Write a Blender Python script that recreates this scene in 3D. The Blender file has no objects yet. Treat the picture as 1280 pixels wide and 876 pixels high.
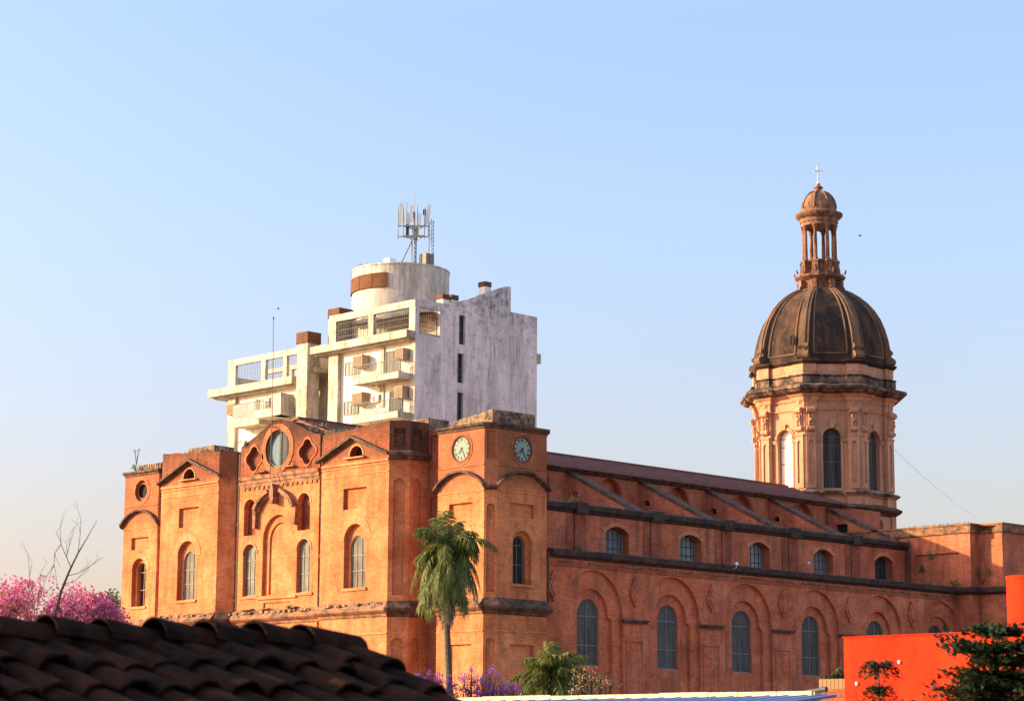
import bpy, bmesh, math, random
from math import sin, cos, tan, pi, radians, sqrt, atan2
from mathutils import Vector, Matrix
from mathutils.geometry import tessellate_polygon

# ------------------------------------------------------------------ camera, sky, sun
S = bpy.context.scene
COL = S.collection
CAMZ = 7.0
GZ = 2.5
cam_d = bpy.data.cameras.new('camera'); cam = bpy.data.objects.new('camera', cam_d); COL.objects.link(cam)
S.camera = cam
P_, R_ = radians(10.15), radians(0.31)
fw = Vector((1, 1, 0)).normalized(); rt = Vector((1, -1, 0)).normalized(); up = Vector((0, 0, 1))
cf = fw*cos(P_) + up*sin(P_); cu = -fw*sin(P_) + up*cos(P_)
cr2 = rt*cos(R_) + cu*sin(R_); cu2 = -rt*sin(R_) + cu*cos(R_)
M = Matrix.Identity(4)
for i in range(3):
    M[i][0] = cr2[i]; M[i][1] = cu2[i]; M[i][2] = -cf[i]
M[2][3] = CAMZ
cam.matrix_world = M
cam_d.sensor_width = 36; cam_d.lens = 2818/1280*36
cam_d.clip_start = 0.5; cam_d.clip_end = 6000
cam_d.dof.use_dof = True; cam_d.dof.focus_distance = 140; cam_d.dof.aperture_fstop = 5.0

SUN_AZ, SUN_EL = radians(47.0), radians(16.0)
sd = Vector((-cos(SUN_EL)*cos(SUN_AZ), cos(SUN_EL)*sin(SUN_AZ), sin(SUN_EL)))
w = bpy.data.worlds.new('World'); S.world = w; w.use_nodes = True
nt = w.node_tree; nt.nodes.clear()
sky = nt.nodes.new('ShaderNodeTexSky'); sky.sky_type = 'NISHITA'; sky.sun_disc = False
sky.sun_elevation = SUN_EL; sky.sun_rotation = atan2(sd.x, sd.y)
sky.altitude = 100; sky.air_density = 1.0; sky.dust_density = 2.2; sky.ozone_density = 2.2
bg = nt.nodes.new('ShaderNodeBackground'); bg.inputs['Strength'].default_value = 0.15
wo = nt.nodes.new('ShaderNodeOutputWorld')
# sky tint: warm, pale near the horizon; rosy boost added overhead to fill shaded walls
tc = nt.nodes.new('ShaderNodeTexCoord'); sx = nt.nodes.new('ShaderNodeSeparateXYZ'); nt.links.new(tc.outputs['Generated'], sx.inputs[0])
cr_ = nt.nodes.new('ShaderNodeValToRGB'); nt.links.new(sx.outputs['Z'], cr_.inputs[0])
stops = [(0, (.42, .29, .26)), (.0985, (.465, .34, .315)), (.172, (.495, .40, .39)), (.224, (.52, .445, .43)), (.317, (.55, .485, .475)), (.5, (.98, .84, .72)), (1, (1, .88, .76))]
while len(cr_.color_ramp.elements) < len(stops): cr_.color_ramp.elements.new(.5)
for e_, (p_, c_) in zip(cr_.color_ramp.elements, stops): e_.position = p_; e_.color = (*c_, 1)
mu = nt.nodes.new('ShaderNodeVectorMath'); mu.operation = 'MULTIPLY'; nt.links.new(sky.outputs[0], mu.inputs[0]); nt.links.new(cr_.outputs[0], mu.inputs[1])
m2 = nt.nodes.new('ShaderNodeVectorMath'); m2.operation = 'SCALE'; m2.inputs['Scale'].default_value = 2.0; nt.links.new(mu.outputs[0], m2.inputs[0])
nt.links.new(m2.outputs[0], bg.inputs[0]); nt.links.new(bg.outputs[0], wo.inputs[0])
sl = bpy.data.lights.new('sun', 'SUN'); sl.energy = 4.5; sl.angle = radians(0.53); sl.color = (1, .80, .44)
so = bpy.data.objects.new('sun', sl); COL.objects.link(so); so.rotation_euler = sd.to_track_quat('Z', 'Y').to_euler(); so.location = (0, 0, 80)
S.view_settings.view_transform = 'Standard'; S.view_settings.look = 'None'; S.view_settings.gamma = 1
S.view_settings.exposure = 1.3
S.render.resolution_x = 1024; S.render.resolution_y = 700

# ------------------------------------------------------------------ materials
MATS = {}
def newmat(name):
    m = bpy.data.materials.new(name); m.use_nodes = True
    t = m.node_tree; b = t.nodes['Principled BSDF']; MATS[name] = m
    return m, t, b
def N(t, kind, **kw):
    n = t.nodes.new(kind)
    for k, v in kw.items():
        if k in n.inputs.keys() if hasattr(n.inputs, 'keys') else False: n.inputs[k].default_value = v
        else: setattr(n, k, v)
    return n
def noise(t, vec, scale, detail=4, rough=.55, dist=0):
    n = t.nodes.new('ShaderNodeTexNoise'); n.inputs['Scale'].default_value = scale; n.inputs['Detail'].default_value = detail
    n.inputs['Roughness'].default_value = rough; n.inputs['Distortion'].default_value = dist
    if vec: t.links.new(vec, n.inputs['Vector'])
    return n.outputs['Fac']
def ramp(t, fac, a, b_):
    n = t.nodes.new('ShaderNodeMapRange'); n.inputs['From Min'].default_value = a; n.inputs['From Max'].default_value = b_
    t.links.new(fac, n.inputs['Value']); return n.outputs['Result']
def math_(t, op, a, b_):
    n = t.nodes.new('ShaderNodeMath'); n.operation = op
    for i, v in enumerate((a, b_)):
        if isinstance(v, (int, float)): n.inputs[i].default_value = v
        else: t.links.new(v, n.inputs[i])
    return n.outputs[0]
def mix(t, fac, a, b_, mode='MIX'):
    n = t.nodes.new('ShaderNodeMix'); n.data_type = 'RGBA'; n.blend_type = mode
    for key, v in ((0, fac), (6, a), (7, b_)):
        if isinstance(v, (int, float)): n.inputs[key].default_value = v
        elif isinstance(v, (tuple, list)): n.inputs[key].default_value = (*v, 1) if len(v) == 3 else v
        else: t.links.new(v, n.inputs[key])
    return n.outputs[2]
def scaled(t, sx, sy, sz, src=None):
    g = t.nodes.new('ShaderNodeNewGeometry')
    m = t.nodes.new('ShaderNodeVectorMath'); m.operation = 'MULTIPLY'; m.inputs[1].default_value = (sx, sy, sz)
    t.links.new(src or g.outputs['Position'], m.inputs[0]); return m.outputs[0], g
def bump(t, b, h, strength=.3, dist=.02):
    n = t.nodes.new('ShaderNodeBump'); n.inputs['Strength'].default_value = strength; n.inputs['Distance'].default_value = dist
    t.links.new(h, n.inputs['Height']); t.links.new(n.outputs[0], b.inputs['Normal'])
def wallcoords(t):
    """u along the wall, v up: brick courses run level on every vertical face"""
    g = t.nodes.new('ShaderNodeNewGeometry')
    c = t.nodes.new('ShaderNodeVectorMath'); c.operation = 'CROSS_PRODUCT'; c.inputs[1].default_value = (0, 0, 1)
    t.links.new(g.outputs['True Normal'], c.inputs[0])
    d = t.nodes.new('ShaderNodeVectorMath'); d.operation = 'DOT_PRODUCT'
    t.links.new(c.outputs[0], d.inputs[0]); t.links.new(g.outputs['Position'], d.inputs[1])
    s = t.nodes.new('ShaderNodeSeparateXYZ'); t.links.new(g.outputs['Position'], s.inputs[0])
    k = t.nodes.new('ShaderNodeCombineXYZ'); t.links.new(d.outputs['Value'], k.inputs[0]); t.links.new(s.outputs['Z'], k.inputs[1])
    return k.outputs[0], s.outputs['Z'], g.outputs['Position']

def brick_mat(name, c1, c2, mortar, dirt=(.10, .055, .04), zdirt=None, dirtamt=.5, row=.125):
    m, t, b = newmat(name)
    uv, z, pos = wallcoords(t)
    br = t.nodes.new('ShaderNodeTexBrick'); br.inputs['Scale'].default_value = 1
    br.inputs['Brick Width'].default_value = .42; br.inputs['Row Height'].default_value = row
    br.inputs['Mortar Size'].default_value = .022; br.inputs['Mortar Smooth'].default_value = .3; br.inputs['Bias'].default_value = -.1
    br.inputs['Color1'].default_value = (*c1, 1); br.inputs['Color2'].default_value = (*c2, 1); br.inputs['Mortar'].default_value = (*mortar, 1)
    # slight waviness of the courses
    nz = t.nodes.new('ShaderNodeTexNoise'); nz.inputs['Scale'].default_value = .9; t.links.new(pos, nz.inputs['Vector'])
    sc = t.nodes.new('ShaderNodeVectorMath'); sc.operation = 'SCALE'; sc.inputs['Scale'].default_value = .16; t.links.new(nz.outputs['Color'], sc.inputs[0])
    ad = t.nodes.new('ShaderNodeVectorMath'); t.links.new(uv, ad.inputs[0]); t.links.new(sc.outputs[0], ad.inputs[1])
    t.links.new(ad.outputs[0], br.inputs['Vector'])
    fadem = noise(t, pos, 2.4, 5, .7)
    col = mix(t, math_(t, 'MULTIPLY', ramp(t, fadem, .40, .6), .75), br.outputs['Color'], tuple((p*.6+q*.4) for p, q in zip(c1, c2)))
    n1 = noise(t, pos, .55, 6, .65)
    col = mix(t, ramp(t, n1, .36, .66), col, mix(t, 1, col, (.66, .55, .5), 'MULTIPLY'))
    n7 = noise(t, pos, .23, 4, .6)
    col = mix(t, ramp(t, n7, .42, .6), col, mix(t, 1, col, (1.12, 1.16, 1.18), 'MULTIPLY'))
    n8 = noise(t, pos, 1.9, 3, .5, 1.5)
    col = mix(t, math_(t, 'MULTIPLY', ramp(t, n8, .60, .66), .5), col, mix(t, 1, col, (.62, .58, .6), 'MULTIPLY'))
    n3 = noise(t, pos, 5.5, 6, .7)
    col = mix(t, math_(t, 'MULTIPLY', ramp(t, n3, .45, .72), .55), col, mix(t, 1, col, (1.5, 1.45, 1.3), 'MULTIPLY'))
    st, _ = scaled(t, 1, 1, 6)
    n5 = noise(t, st, 1.6, 5, .7)
    col = mix(t, math_(t, 'MULTIPLY', ramp(t, n5, .5, .68), .45), col, mix(t, 1, col, (.62, .55, .55), 'MULTIPLY'))
    streak, _ = scaled(t, 1.3, 1.3, .18)
    n2 = noise(t, streak, 1.4, 7, .7)
    dfac = math_(t, 'MULTIPLY', ramp(t, n2, .49, .68), dirtamt)
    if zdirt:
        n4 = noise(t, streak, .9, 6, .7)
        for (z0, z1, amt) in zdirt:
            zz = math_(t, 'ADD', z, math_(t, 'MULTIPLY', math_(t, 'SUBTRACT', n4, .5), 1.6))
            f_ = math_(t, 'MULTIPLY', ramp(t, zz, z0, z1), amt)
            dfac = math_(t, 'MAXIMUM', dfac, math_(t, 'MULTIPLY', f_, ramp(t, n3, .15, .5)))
    col = mix(t, dfac, col, dirt)
    t.links.new(col, b.inputs['Base Color']); b.inputs['Roughness'].default_value = .93
    b.inputs['Specular IOR Level'].default_value = .15
    bump(t, b, math_(t, 'ADD', math_(t, 'MULTIPLY', br.outputs['Fac'], -.8), n3), .55, .025)
    return m
def stone_mat(name, base, dirt, lo=.45, hi=.7, amt=.85, scale=1.2, stretch=.35, rough=.9, spots=None, streak=0, joint=0, high=None):
    m, t, b = newmat(name)
    v, g = scaled(t, 1, 1, stretch)
    n1 = noise(t, v, scale, 8, .68); n2 = noise(t, g.outputs['Position'], scale*7, 5, .65)
    col = mix(t, math_(t, 'MULTIPLY', ramp(t, n1, lo, hi), amt), base, dirt)
    col = mix(t, math_(t, 'MULTIPLY', ramp(t, n2, .4, .75), .35), col, mix(t, 1, col, (.55, .5, .48), 'MULTIPLY'))
    if spots:
        n3 = noise(t, g.outputs['Position'], scale*2.3, 7, .75)
        col = mix(t, math_(t, 'MULTIPLY', ramp(t, n3, .54, .66), spots[1]), col, spots[0])
    if streak:
        v2, _ = scaled(t, 2.6, 2.6, .13); v3, _ = scaled(t, .5, .5, .35)
        f_ = math_(t, 'MULTIPLY', ramp(t, noise(t, v2, 1.6, 7, .75), .47, .68), ramp(t, noise(t, v3, 1, 4, .6), .38, .6))
        col = mix(t, math_(t, 'MULTIPLY', f_, streak), col, mix(t, 1, col, (.26, .23, .22), 'MULTIPLY'))
    if joint or high:
        s_ = t.nodes.new('ShaderNodeSeparateXYZ'); t.links.new(g.outputs['Position'], s_.inputs[0])
    if joint:
        fr_ = math_(t, 'FRACT', math_(t, 'DIVIDE', s_.outputs['Z'], joint), 0)
        col = mix(t, math_(t, 'MULTIPLY', math_(t, 'LESS_THAN', fr_, .018), .45), col, mix(t, 1, col, (.5, .5, .5), 'MULTIPLY'))
    if high:
        f_ = math_(t, 'MULTIPLY', ramp(t, s_.outputs['Z'], high[0], high[1]), ramp(t, noise(t, g.outputs['Position'], 1.7, 8, .8), .47, .6))
        col = mix(t, math_(t, 'MULTIPLY', f_, .85), col, (.07, .065, .065))
    t.links.new(col, b.inputs['Base Color']); b.inputs['Roughness'].default_value = rough
    b.inputs['Specular IOR Level'].default_value = .2
    bump(t, b, n2, .35, .03)
    return m
def plain(name, col, rough=.6, metal=0, var=.25, sc=8, bumpy=.1):
    m, t, b = newmat(name)
    g = t.nodes.new('ShaderNodeNewGeometry')
    n = noise(t, g.outputs['Position'], sc, 5, .6)
    c = mix(t, math_(t, 'MULTIPLY', ramp(t, n, .35, .7), var), col, tuple(x*.45 for x in col))
    t.links.new(c, b.inputs['Base Color']); b.inputs['Roughness'].default_value = rough; b.inputs['Metallic'].default_value = metal
    if bumpy: bump(t, b, n, bumpy, .01)
    return m
def leafmat(name, c1, c2, trans=.25, sc=1.3):
    m, t, b = newmat(name)
    g = t.nodes.new('ShaderNodeNewGeometry')
    n = noise(t, g.outputs['Position'], sc, 3, .6)
    r = t.nodes.new('ShaderNodeMapRange'); r.inputs['From Min'].default_value = 0; r.inputs['From Max'].default_value = 1
    t.links.new(g.outputs['Random Per Island'], r.inputs['Value'])
    f = math_(t, 'ADD', math_(t, 'MULTIPLY', ramp(t, n, .35, .65), .5), math_(t, 'MULTIPLY', r.outputs[0], .5))
    c = mix(t, f, c1, c2); t.links.new(c, b.inputs['Base Color']); b.inputs['Roughness'].default_value = .6
    b.inputs['Specular IOR Level'].default_value = .25
    tr = t.nodes.new('ShaderNodeBsdfTranslucent'); t.links.new(c, tr.inputs[0])
    ms = t.nodes.new('ShaderNodeMixShader'); ms.inputs[0].default_value = trans
    out = [x for x in t.nodes if x.type == 'OUTPUT_MATERIAL'][0]
    t.links.new(b.outputs[0], ms.inputs[1]); t.links.new(tr.outputs[0], ms.inputs[2]); t.links.new(ms.outputs[0], out.inputs[0])
    return m
def glassmat(name, c1, c2, rough=.25, curtain=0.0, spec=.5):
    m, t, b = newmat(name)
    v, g = scaled(t, 5, 5, .25)
    n = noise(t, v, 1.3, 4, .6); n2 = noise(t, g.outputs['Position'], 1.1, 4, .6)
    col = mix(t, ramp(t, math_(t, 'ADD', math_(t, 'MULTIPLY', n, .6), math_(t, 'MULTIPLY', n2, .4)), .38, .62), c1, c2)
    oi = t.nodes.new('ShaderNodeObjectInfo'); cc = t.nodes.new('ShaderNodeCombineXYZ')
    k = math_(t, 'ADD', math_(t, 'MULTIPLY', oi.outputs['Random'], .9), .6)
    for i in range(3): t.links.new(k, cc.inputs[i])
    col = mix(t, 1, col, cc.outputs[0], 'MULTIPLY')
    t.links.new(col, b.inputs['Base Color']); b.inputs['Roughness'].default_value = rough; b.inputs['Specular IOR Level'].default_value = spec
    bump(t, b, n2, .05, .02)
    return m

BR = brick_mat('old_brick', (.64, .185, .092), (.45, .115, .062), (.34, .13, .08), dirt=(.15, .065, .048), zdirt=[(24.6, 26.6, .5)], dirtamt=.75)
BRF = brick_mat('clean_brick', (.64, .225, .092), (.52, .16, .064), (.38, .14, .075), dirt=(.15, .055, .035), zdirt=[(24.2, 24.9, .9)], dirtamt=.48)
SOOT = brick_mat('sooty_brick', (.20, .075, .045), (.11, .045, .032), (.10, .05, .035), dirt=(.035, .024, .02), dirtamt=.8)
BRP = brick_mat('parapet_brick', (.38, .12, .052), (.20, .062, .034), (.12, .05, .035), dirt=(.035, .02, .016), zdirt=[(25.4, 27.2, .9)], dirtamt=.85)
BRP2 = brick_mat('brick_ring', (.50, .165, .07), (.34, .10, .05), (.2, .08, .05), dirt=(.08, .04, .03), dirtamt=.6)
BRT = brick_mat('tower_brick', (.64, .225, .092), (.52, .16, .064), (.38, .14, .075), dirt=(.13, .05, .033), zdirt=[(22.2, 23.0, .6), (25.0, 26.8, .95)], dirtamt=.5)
BRW = brick_mat('weathered_brick', (.42, .12, .065), (.28, .075, .045), (.24, .1, .065), dirt=(.06, .035, .028), dirtamt=.6)
BRL = brick_mat('pale_brick_trim', (.64, .25, .115), (.54, .19, .08), (.42, .2, .11), dirtamt=.25, row=.125)
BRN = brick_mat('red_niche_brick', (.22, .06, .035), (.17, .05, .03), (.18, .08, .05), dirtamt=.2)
CORN = stone_mat('blackened_cornice', (.15, .075, .05), (.035, .025, .023), .4, .58, .92, 2.0, 1, spots=((.26, .13, .08), .5))
LEDGE = stone_mat('weathered_ledge', (.33, .14, .075), (.055, .038, .03), .42, .62, .85, 1.6, 1.6, spots=((.42, .3, .22), .5))
GUT = stone_mat('black_gutter', (.075, .046, .040), (.022, .017, .018), .4, .6, .8, 1.6, 1, spots=((.17, .08, .055), .55))
COPE = stone_mat('sooty_coping', (.13, .065, .045), (.045, .028, .024), .4, .6, .8, 1.5, 1)
CAP = stone_mat('lichened_cap', (.30, .17, .11), (.05, .036, .03), .40, .58, .9, 2.2, 1, spots=((.58, .46, .32), .75))
ROOFT = None
def rooftile_mat(name, c1, c2, axis='x'):
    m, t, b = newmat(name)
    g = t.nodes.new('ShaderNodeNewGeometry')
    wv = t.nodes.new('ShaderNodeTexWave'); wv.wave_type = 'BANDS'; wv.bands_direction = 'X' if axis == 'x' else 'Y'
    wv.inputs['Scale'].default_value = 1.55; wv.inputs['Distortion'].default_value = .6; t.links.new(g.outputs['Position'], wv.inputs['Vector'])
    w2 = t.nodes.new('ShaderNodeTexWave'); w2.bands_direction = 'Z'; w2.inputs['Scale'].default_value = 1.5; w2.inputs['Distortion'].default_value = 1.2
    t.links.new(g.outputs['Position'], w2.inputs['Vector'])
    n = noise(t, g.outputs['Position'], 1.1, 6, .7)
    c = mix(t, ramp(t, n, .38, .62), c1, c2)
    c = mix(t, math_(t, 'MULTIPLY', w2.outputs['Fac'], .4), c, mix(t, 1, c, (.4, .4, .45), 'MULTIPLY'))
    t.links.new(c, b.inputs['Base Color']); b.inputs['Roughness'].default_value = .85
    bump(t, b, math_(t, 'ADD', wv.outputs['Fac'], w2.outputs['Fac']), .6, .06)
    return m
ROOFT = rooftile_mat('red_nave_tiles', (.24, .085, .065), (.15, .055, .045))
STU = stone_mat('peach_stucco', (.56, .29, .175), (.36, .175, .105), .40, .64, .8, .9, .3, spots=((.17, .085, .06), .45), streak=.6)
STUD = stone_mat('stained_stucco', (.26, .15, .10), (.035, .028, .025), .38, .55, .95, 1.3, .8, spots=((.42, .27, .17), .4))
DOME = stone_mat('blackened_dome', (.115, .058, .038), (.028, .022, .021), .34, .56, .95, .8, .22, spots=((.19, .10, .06), .4))
DOME.node_tree.nodes['Principled BSDF'].inputs['Specular IOR Level'].default_value = .05
DOMER = stone_mat('dome_rib_stone', (.20, .11, .065), (.05, .038, .032), .4, .66, .85, .8, .4)
LANT = stone_mat('lantern_stone', (.30, .145, .088), (.07, .038, .03), .38, .62, .9, 2.0, .6)
WHT = stone_mat('painted_concrete_white', (.82, .75, .63), (.55, .44, .30), .5, .75, .6, .8, .25, streak=.5)
CONC = stone_mat('stained_bare_concrete', (.60, .52, .42), (.30, .24, .18), .42, .66, .85, 1.3, .35, spots=((.13, .09, .065), .7), streak=.8)
CONCS = stone_mat('grey_side_render', (.80, .71, .68), (.50, .44, .425), .40, .62, .85, .6, .22, spots=((.16, .14, .135), .45), streak=.85, joint=2.92, high=(43.2, 47.5))
BROWN = stone_mat('brown_tile_cladding', (.15, .07, .042), (.09, .04, .027), .4, .6, .7, 1.5, 1)
GL_LIT = glassmat('dusty_curtained_glass', (.07, .066, .058), (.20, .18, .15), .2, spec=.06)
GL_DK = glassmat('dark_window_glass', (.02, .02, .025), (.06, .06, .07), .12, spec=.03)
GL_SH = glassmat('grey_pane_glass', (.045, .042, .042), (.10, .093, .09), .4, spec=.04)
GL_PALE = glassmat('pale_frosted_glass', (.13, .135, .145), (.24, .24, .24), .5, spec=.15)
GL_CREAM = glassmat('cream_window_blind', (.66, .58, .44), (.8, .72, .55), .6)
GL_OC = glassmat('blue_grey_pane', (.06, .085, .10), (.11, .14, .16), .15, spec=.01)
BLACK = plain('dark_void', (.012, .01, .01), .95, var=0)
IRON = plain('dark_iron', (.05, .048, .05), .6, .3)
FRAME = plain('grey_window_frame', (.10, .10, .105), .6)
FRAMEA = plain('aisle_window_frame', (.16, .155, .155), .6)
FRAMEW = plain('pale_window_frame', (.17, .145, .12), .7)
PIPE = plain('rusty_rainpipe', (.085, .045, .035), .7)
METAL = plain('galvanised_steel', (.30, .30, .30), .6, 0, .3)
WHITEP = plain('white_plastic', (.78, .77, .74), .4, 0, .12)
CLK = plain('clock_dial_enamel', (.25, .30, .25), .6, 0, .25, 5)
CLK.node_tree.nodes['Principled BSDF'].inputs['Specular IOR Level'].default_value = 0
BARK = plain('grey_bark', (.065, .052, .042), .9, 0, .6, 6, .5)
BARKD = plain('dark_bark', (.04, .03, .026), .9, 0, .5, 9, .5)
ORANGE = stone_mat('orange_painted_render', (.62, .036, .010), (.52, .022, .008), .42, .66, .9, 1.3, .3, spots=((.36, .03, .014), .4), streak=.35)
ORANGE.node_tree.nodes['Principled BSDF'].inputs['Specular IOR Level'].default_value = .05
CREAM = stone_mat('cream_fascia', (.56, .46, .32), (.36, .27, .17), .5, .75, .6, 2.5, 2)
BLUEM = plain('blue_painted_sheet', (.075, .10, .24), .6, 0, .2, 2, 0)
WOOD = plain('yellow_wood_fence', (.26, .13, .045), .8, 0, .4, 12)
GROUND = stone_mat('dusty_ground', (.32, .24, .17), (.2, .16, .11), .4, .65, .8, .12, 1)
MOSST = stone_mat('mossy_old_tile', (.036, .015, .010), (.008, .006, .005), .38, .6, .9, 4.0, 1, spots=((.055, .03, .02), .2))
MOSST.node_tree.nodes['Principled BSDF'].inputs['Specular IOR Level'].default_value = .02
L_PALM = leafmat('palm_leaf', (.055, .08, .02), (.22, .22, .06), .35, 3.0)
L_DRY = leafmat('dry_palm_leaf', (.17, .13, .08), (.28, .22, .14), .2)
L_WEED = leafmat('bright_weed_leaf', (.06, .14, .02), (.14, .24, .05), .4)
L_GRN = leafmat('green_leaf', (.03, .055, .012), (.07, .11, .025), .3)
L_DARK = leafmat('dark_leaf', (.018, .032, .012), (.045, .065, .022), .2)
L_PINK = leafmat('pink_blossom', (.46, .075, .19), (.72, .24, .37), .3, .5)
L_OLIVE = leafmat('olive_leaf', (.16, .15, .04), (.25, .22, .07), .3)
L_PURP = leafmat('purple_blossom', (.20, .055, .33), (.33, .11, .47), .3)
L_TWIG = leafmat('tan_twig', (.30, .17, .09), (.42, .26, .14), .1)

# ------------------------------------------------------------------ object helpers
def tag(o, label=None, cat=None, group=None, kind=None):
    if label: o['label'] = label
    if cat: o['category'] = cat
    if group: o['group'] = group
    if kind: o['kind'] = kind
    return o
def empty(name, loc, label, cat, group=None):
    o = bpy.data.objects.new(name, None); COL.objects.link(o); o.location = loc; o.empty_display_size = .5
    return tag(o, label, cat, group)
ORI = {}
class Fr:
    """frame on a wall: u along it, v = height, d = outward"""
    def __init__(s, o, u, n): s.o = Vector(o); s.u = Vector(u); s.n = Vector(n)
    def __call__(s, u, v, d=0): p = s.o + s.u*u + s.n*d; return (p.x, p.y, p.z + v)
def front(x): return Fr((x, 0, 0), (0, 1, 0), (-1, 0, 0))
def side(y): return Fr((0, y, 0), (1, 0, 0), (0, -1, 0))
def seg(a, b):
    a = Vector((a[0], a[1], 0)); b = Vector((b[0], b[1], 0)); u = (b-a).normalized()
    return Fr(a, u, (u.y, -u.x, 0)), (b-a).length
class MB:
    def __init__(s): s.v = []; s.f = []
    def add(s, pts, faces):
        k = len(s.v); s.v += [tuple(p) for p in pts]; s.f += [tuple(i+k for i in f) for f in faces]; return s
    def poly(s, pts): return s.add(pts, [range(len(pts))])
    def panel(s, fr, outer, holes=(), d=0):
        loops = [outer] + list(holes); flat = [p for l in loops for p in l]
        tris = tessellate_polygon([[Vector((p[0], p[1], 0)) for p in l] for l in loops])
        return s.add([fr(p[0], p[1], d) for p in flat], tris)
    def ribbon(s, fr, loop, d0, d1, closed=True):
        n = len(loop); pts = [fr(p[0], p[1], d0) for p in loop] + [fr(p[0], p[1], d1) for p in loop]
        m = n if closed else n-1
        return s.add(pts, [(i, (i+1) % n, n+(i+1) % n, n+i) for i in range(m)])
    def slab(s, fr, outer, d0, d1, holes=()):
        s.panel(fr, outer, holes, d1); s.panel(fr, outer, holes, d0)
        for l in [outer]+list(holes): s.ribbon(fr, l, d0, d1)
        return s
    def fbox(s, fr, u0, u1, v0, v1, d0, d1): return s.slab(fr, [(u0, v0), (u1, v0), (u1, v1), (u0, v1)], d0, d1)
    def box(s, x0, x1, y0, y1, z0, z1):
        p = [(x, y, z) for z in (z0, z1) for x, y in ((x0, y0), (x1, y0), (x1, y1), (x0, y1))]
        return s.add(p, [(3, 2, 1, 0), (4, 5, 6, 7), (0, 1, 5, 4), (1, 2, 6, 5), (2, 3, 7, 6), (3, 0, 4, 7)])
    def obox(s, c, ax, ay, az):
        c = Vector(c); ax = Vector(ax); ay = Vector(ay); az = Vector(az)
        p = [c + ax*i + ay*j + az*k for k in (-1, 1) for i, j in ((-1, -1), (1, -1), (1, 1), (-1, 1))]
        return s.add(p, [(3, 2, 1, 0), (4, 5, 6, 7), (0, 1, 5, 4), (1, 2, 6, 5), (2, 3, 7, 6), (3, 0, 4, 7)])
    def tube(s, pts, rs, n=8, caps=True):
        pts = [Vector(p) for p in pts]
        if isinstance(rs, (int, float)): rs = [rs]*len(pts)
        base = len(s.v); px = None
        for i, p in enumerate(pts):
            t = (pts[min(i+1, len(pts)-1)] - pts[max(i-1, 0)]).normalized()
            if px is None: px = t.orthogonal().normalized()
            px = (px - t*px.dot(t)).normalized(); py = t.cross(px)
            for k in range(n):
                a = 2*pi*k/n; s.v.append(tuple(p + (px*cos(a) + py*sin(a))*rs[i]))
        for i in range(len(pts)-1):
            for k in range(n):
                a = base+i*n+k; b = base+i*n+(k+1) % n; s.f.append((a, b, b+n, a+n))
        if caps:
            s.f.append(tuple(base+k for k in reversed(range(n)))); e = base+(len(pts)-1)*n; s.f.append(tuple(e+k for k in range(n)))
        return s
    def lathe(s, c, prof, n=24, a0=0):
        base = len(s.v)
        for r, z in prof:
            for k in range(n):
                a = a0+2*pi*k/n; s.v.append((c[0]+r*cos(a), c[1]+r*sin(a), c[2]+z))
        for i in range(len(prof)-1):
            for k in range(n):
                a = base+i*n+k; b = base+i*n+(k+1) % n; s.f.append((a, b, b+n, a+n))
        s.f.append(tuple(base+k for k in reversed(range(n)))); e = base+(len(prof)-1)*n; s.f.append(tuple(e+k for k in range(n)))
        return s
    def sweep(s, path, prof, closed=False):
        """plan path (outside on its right hand), prof = [(out, z)]"""
        n = len(path); P = [Vector((p[0], p[1])) for p in path]; offs = []
        for i in range(n):
            def nn(a, b):
                t = (b-a).normalized(); return Vector((t.y, -t.x))
            if closed: na = nn(P[i-1], P[i]); nb = nn(P[i], P[(i+1) % n])
            else:
                na = nn(P[i-1], P[i]) if i else None; nb = nn(P[i], P[i+1]) if i < n-1 else None
                na = na or nb; nb = nb or na
            m = na+nb
            if m.length < .05: m = na
            m = m / max(.35, m.dot(na)); offs.append(m)
        k = len(prof); pts = [(P[i].x+offs[i].x*d, P[i].y+offs[i].y*d, z) for i in range(n) for d, z in prof]
        fs = []
        for i in range(n if closed else n-1):
            j = (i+1) % n
            for q in range(k-1): fs.append((i*k+q, j*k+q, j*k+q+1, i*k+q+1))
        if not closed: fs += [tuple(range(k)), tuple((n-1)*k+q for q in reversed(range(k)))]
        return s.add(pts, fs)
    def split(s, gap=.06):
        """one mesh builder per separate piece (pieces that touch stay together)"""
        par = list(range(len(s.v)))
        def find(a):
            while par[a] != a: par[a] = par[par[a]]; a = par[a]
            return a
        for f in s.f:
            for i in f[1:]: par[find(i)] = find(f[0])
        comp = {}
        for f in s.f: comp.setdefault(find(f[0]), []).append(f)
        items = []
        for fs in comp.values():
            ids = {i for f in fs for i in f}; P = [s.v[i] for i in ids]
            items.append([fs, [min(p[k] for p in P)-gap for k in range(3)], [max(p[k] for p in P)+gap for k in range(3)]])
        merged = True
        while merged:
            merged = False; out = []
            for it in items:
                for o in out:
                    if all(it[1][k] <= o[2][k] and o[1][k] <= it[2][k] for k in range(3)):
                        o[0] = o[0]+it[0]; o[1] = [min(a, b) for a, b in zip(o[1], it[1])]; o[2] = [max(a, b) for a, b in zip(o[2], it[2])]; merged = True; break
                else: out.append(it)
            items = out
        res = []
        for fs, _, _ in items:
            ids = sorted({i for f in fs for i in f}); mp = {i: k for k, i in enumerate(ids)}
            m = MB(); m.v = [s.v[i] for i in ids]; m.f = [tuple(mp[i] for i in f) for f in fs]; res.append(m)
        return res
    def build_each(s, name, mat, parent, gap=.02):
        return [m.build(name, mat, parent) for m in s.split(gap)][0] if s.v else None
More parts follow.
